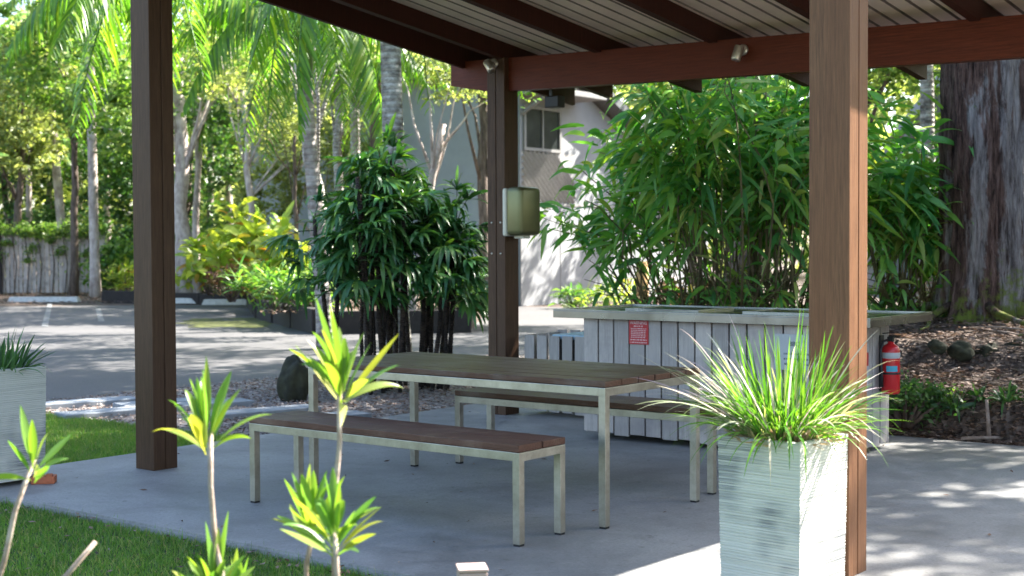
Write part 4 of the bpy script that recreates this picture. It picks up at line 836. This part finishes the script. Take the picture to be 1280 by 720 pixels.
for (px, D, w, h, lb, mt, lf, nn, lg) in [(140,46,1.0,1.9,'green shrub right of the fence end','lowshrub',.22,1500,False), (158,43,.7,1.1,'bright strap leaf tuft right of the fence end','croton',.45,240,True), (180,50,2.2,2.6,'dark leafy shrub behind the near dark post','crown_dark',.22,2600,False), (240,48,2.4,2.8,'dark shrub behind the stout pale trunk','crown_dark',.22,2600,False),
                                           (330,46,2.6,3.0,'shrub mass behind the crotons','crown_mid',.22,2800,False), (20,55,3.2,3.4,'dark shrub behind the left end of the fence','crown_dark',.24,2800,False), (95,57,3.0,3.6,'dark shrub behind the middle of the fence','crown_dark',.24,2800,False), (400,44,2.4,2.6,'pale shrub behind the lady palm','crown_pale',.2,2400,False),
                                           (765,30,.75,.75,'low bright tuft at the foot of the grey building','croton',.34,220,True), (720,33,.5,.5,'small green tuft at the foot of the building wall','lowshrub',.30,160,True), (850,24,.9,.8,'leafy low shrub behind the counter end','redshrub',.2,700,False), (1150,13.3,.35,.4,'small green plant at the foot of the thick trunk','lowshrub',.2,90,True)]:
    x = (px-640)/F*D; shrub('shrub', lb, 'shrub', x, D, .5 if D < 20 else -.05, [E(0,0,h*.5,w,w*.7,h*.5,1)], nn, lf, mt, None, lg, .05)
# small plants along the bank face
for (px, py, D, n_, L_, mt, lb) in [(1195,515,9.95,26,.20,'darkstrap','small spiky plant on the bank face, middle'), (1258,505,9.8,24,.18,'darkstrap','small spiky plant on the bank face at the right edge'), (1225,500,10.05,20,.16,'darkstrap','spindly plant on the bank beside a dry stick')]:
    strap_plant('bank_plant', lb, 'plant', PD(px, py, D), n_, (L_*.7, L_*1.2), (.015,.03), mt, .04, (.2,1.3), (.2,.7))
for (px, D, w, h, lb, mt, n_) in [(1132,10.15,.34,.34,'dark small leaved ground cover on the bank next to the counter','crown_dark',1700), (1178,10.2,.22,.26,'low leafy creeper on the bank lip','lowshrub',420), (1262,10.1,.25,.24,'dark leafy creeper on the bank at the right edge','crown_dark',650)]:
    x = (px-640)/F*D; shrub('bank_shrub', lb, 'shrub', x, D, .08, [E(0,0,h*.55,w,w*.6,h*.5,1)], n_, .045, mt)
p = PD(1238,556,9.75); bm = bmesh.new(); tube(bm, [(0,0,0), (-.01,0,.15), (-.015,.02,.30)], [.016,.014,.012], 7, wob=.15); tube(bm, [(-.2,0,.02), (0,-.02,.03), (.12,0,.025)], [.014,.014,.01], 6)
o = obj('dry_stick', bm, M['stem_cord'], None, True); o.location = (p.x, p.y, .0); tag(o, 'dry pale forked stick standing at the foot of the bank', 'stick')
bm = bmesh.new()
for k in range(46):
    a_, v_ = random.uniform(-4.2, .5), random.uniform(10.1, 14.5); c = AV(a_, v_, bank_h(a_, v_)+.02); an = random.uniform(0, 3.14); L = random.uniform(.15,.5); d = Vector((math.cos(an), math.sin(an), random.uniform(-.1,.2)))*L
    tube(bm, [c-d, c+Vector((random.uniform(-.04,.04),0,.02)), c+d], [.008,.007,.004], 5)
tag(obj('twigs', bm, M['stem_cord'], None, True), 'dry twigs strewn over the leaf litter on the bank', 'twigs', kind='stuff')
p = G(803,378,.0); D = 26; x = (803-640)/F*D; bm = bmesh.new(); tube(bm, [(0,0,0), (0,0,.55), (0,0,1.1)], [.13,.12,.115], 12, wob=.03); o = obj('timber_stump', bm, plain('orange_timber', (.42,.24,.09), .8), None, True); o.location = (x, D, .05); tag(o, 'short orange brown round timber post in front of the bamboo', 'post')

# ---------------------------------------------------------------- paling fence with vine
fx0, fx1, fy = -20.2, -14.05, 46.2; t = thing('paling_fence', 'weathered pale paling fence at the back of the car park', 'fence', (fx0, fy, -.08))
bm = bmesh.new(); x = 0
while x < fx1-fx0: box(bm, x, x+.125, random.uniform(0,.015), .03, .06, 2.1+random.uniform(-.05,.03), .004); x += .15
obj('palings', bm, M['paling'], t)
for z in (.5, 1.7): boxo('rail', M['paling'], t, 0, fx1-fx0, .032, .08, z, z+.09)
boxo('post', M['paling'], t, fx1-fx0, fx1-fx0+.28, -.05, .2, 0, 2.15, bev=.01); boxo('post', M['sleeper'], t, 2.7, 2.9, -.10, -.02, 0, 2.1, bev=.01)
p, cc = clumps([E((fx1-fx0)*k/7, -.1, 2.15, .55, .25, .28, 1) for k in range(8)]+[E((fx1-fx0)*k/7+.4, -.15, 1.6, .3, .12, .5, .25) for k in range(7)], 14, 900, .3, .2)
v, f = leaves(p, .11); t2 = thing('climbing_vine', 'green vine trailing over the top of the paling fence', 'vine', (fx0, fy, -.06)); link('foliage', npmesh('foliage', v, f), M['crown_mid'], t2)
bm = bmesh.new()
for k in range(14):
    xx = .3+k*.43; tube(bm, [(xx,-.08,0), (xx+.1,-.1,1), (xx-.05,-.1,2)], .02, 5)
obj('stems', bm, M['bark_dark'], t2, True)

# ---------------------------------------------------------------- grey building
CB = Vector((.22, 35, 0)); bd = thing('grey_building', 'two storey grey rendered building with a gabled end behind the shelter', 'building', (CB.x, CB.y, -.08), -TH)
# local x = a, y = v ; left wall runs along -x at y=0, right lit wall along +y at x=0
boxo('wall', M['wall_grey'], bd, -10.5, -.003, 0, .25, 0, 6.2)
bm = bmesh.new(); W_ = [(0,0), (9.6,0), (9.6,2.6), (1.9,6.15), (0,6.15)]
f0 = [bm.verts.new((0, y, z)) for y, z in W_]; f1 = [bm.verts.new((-.25, y, z)) for y, z in W_]; bm.faces.new(f0); bm.faces.new(f1[::-1])
for k in range(5): bm.faces.new((f0[k], f1[k], f1[(k+1)%5], f0[(k+1)%5]))
bmesh.ops.recalc_face_normals(bm, faces=bm.faces); gw = obj('wall', bm, M['wall_lit'], bd)
for y in (.02, 1.75, 3.5, 5.2): boxo('panel_joint', M['siding'], gw, .0, .012, y, y+.02, 0, 3.0)
boxo('panel_joint', M['siding'], gw, .0, .02, 0, 9.5, 2.62, 2.68)
# diagonal boarding panel
bm = bmesh.new()
for k in range(14):
    t0 = k*.19; pts = []
    y0 = t0; z0 = 2.72; ln = min(1.5, 99)
    a_ = Vector((.012, y0-1.0, 4.0)); b_ = Vector((.012, y0+.45, 2.72))
    if b_.y > 2.4 : b_ = a_.lerp(b_, max(0, (2.4-a_.y)/(b_.y-a_.y)))
    if a_.y < .08: a_ = b_.lerp(a_, (b_.y-.08)/(b_.y-a_.y))
    if (a_-b_).length < .1: continue
    tube(bm, [a_, b_], [.05,.05], 4)
obj('diagonal_boards', bm, M['siding'], bd)
boxo('board_panel', M['siding'], bd, 0, .006, .05, 2.4, 2.70, 4.02)
wf = bmesh.new()
for (y0, y1, z0, z1) in ((.12,1.75,4.02,4.10), (.12,1.75,5.10,5.18), (.12,.20,4.10,5.10), (1.67,1.75,4.10,5.10), (.90,.95,4.10,5.10)): box(wf, 0, .06, y0, y1, z0, z1)
w_ = obj('window', wf, M['bldg_trim'], bd); boxo('pane', M['glass'], w_, .005, .02, .19, .91, 4.09, 5.11); boxo('pane', M['glass'], w_, .005, .02, .94, 1.68, 4.09, 5.11)
# roof: flat top portion with fascia then falling slope
bm = bmesh.new()
for (y0, z0, y1, z1) in ((-.4,6.05,1.95,6.2), (1.9,6.22,10.2,2.40)):
    v = [bm.verts.new(q) for q in ((.55,y0,z0), (.55,y1,z1), (-10.8,y1,z1), (-10.8,y0,z0), (.55,y0,z0+.26), (.55,y1,z1+.26), (-10.8,y1,z1+.26), (-10.8,y0,z0+.26))]
    for q in ((3,2,1,0), (4,5,6,7), (0,1,5,4), (1,2,6,5), (2,3,7,6), (3,0,4,7)): bm.faces.new([v[k] for k in q])
bmesh.ops.recalc_face_normals(bm, faces=bm.faces); rf = obj('roof', bm, M['roofdark'], bd)
bm = bmesh.new()
# awning slab over the window with a diagonal strut
box(bm, .02, 1.0, -.1, 2.5, 5.42, 5.56, .01); obj('awning', bm, M['bldg_trim'], bd)
bm = bmesh.new(); tube(bm, [(.05,.05,4.95), (.9,.05,5.42)], .045, 6); obj('awning_strut', bm, M['bldg_trim'], bd)
# dark cabin at right
cb = thing('dark_cabin', 'dark grey clad cabin wall glimpsed between bamboo and thick trunk', 'building', ((1110-640)/F*27, 27, .3), R(-10))
bm = bmesh.new(); W_ = [(0,0), (6,0), (6,5.2), (2.4,6.2), (.45,3.6), (0,1.8)]; f0 = [bm.verts.new((x, 0, z)) for x, z in W_]; f1 = [bm.verts.new((x, 5, z)) for x, z in W_]; bm.faces.new(f0[::-1]); bm.faces.new(f1)
for k in range(6): bm.faces.new((f0[k], f0[(k+1)%6], f1[(k+1)%6], f1[k]))
bmesh.ops.recalc_face_normals(bm, faces=bm.faces); obj('wall', bm, M['dark_wall'], cb)
bm = bmesh.new()
for k in range(24): box(bm, .5+k*.24, .52+k*.24, -.015, 0, .1, 3.6)
obj('cladding_battens', bm, M['dark_wall'], cb)

# ---------------------------------------------------------------- light, sky, camera
SUN_AZ = math.atan2(.90, .44); SUN_EL = R(45)                       # azimuth measured from +Y toward +X
w = bpy.data.worlds.new('World'); S.world = w; w.use_nodes = True; nt = w.node_tree; nt.nodes.clear()
sky = nt.nodes.new('ShaderNodeTexSky'); sky.sky_type = 'NISHITA'; sky.sun_disc = False; sky.sun_elevation = SUN_EL; sky.sun_rotation = SUN_AZ; sky.air_density = 1.0; sky.dust_density = 2.0; sky.ozone_density = 1.0
bg = nt.nodes.new('ShaderNodeBackground'); bg.inputs[1].default_value = .10; wo = nt.nodes.new('ShaderNodeOutputWorld'); nt.links.new(sky.outputs[0], bg.inputs[0]); nt.links.new(bg.outputs[0], wo.inputs[0])
sd = bpy.data.lights.new('sun', 'SUN'); sd.energy = 5.0; sd.angle = R(.53); sd.color = (1, .95, .87); so = bpy.data.objects.new('sun', sd); C.objects.link(so)
sv = Vector((math.sin(SUN_AZ)*math.cos(SUN_EL), math.cos(SUN_AZ)*math.cos(SUN_EL), math.sin(SUN_EL))); so.rotation_euler = sv.to_track_quat('Z', 'Y').to_euler(); so.location = (6, 2, 12)
cd = bpy.data.cameras.new('camera'); cam = bpy.data.objects.new('camera', cd); C.objects.link(cam); S.camera = cam
cd.sensor_width = 36; cd.lens = F/1280*36; cd.clip_end = 1500; cd.clip_start = .05
cam.matrix_world = Matrix.Translation((0,0,HC)) @ Matrix.Rotation(R(90)-math.atan(49/F), 4, 'X') @ Matrix.Rotation(-.0045, 4, 'Z')
cd.dof.use_dof = True; cd.dof.focus_distance = 7.2; cd.dof.aperture_fstop = 3.6
S.view_settings.view_transform = 'Standard'; S.view_settings.look = 'None'; S.view_settings.exposure = 2.6; S.view_settings.gamma = 1
S.render.engine = 'CYCLES'; cy = S.cycles; cy.use_denoising = True; cy.max_bounces = 8; cy.diffuse_bounces = 4; cy.transmission_bounces = 6; cy.transparent_max_bounces = 4; cy.sample_clamp_indirect = 6; cy.caustics_reflective = False; cy.caustics_refractive = False
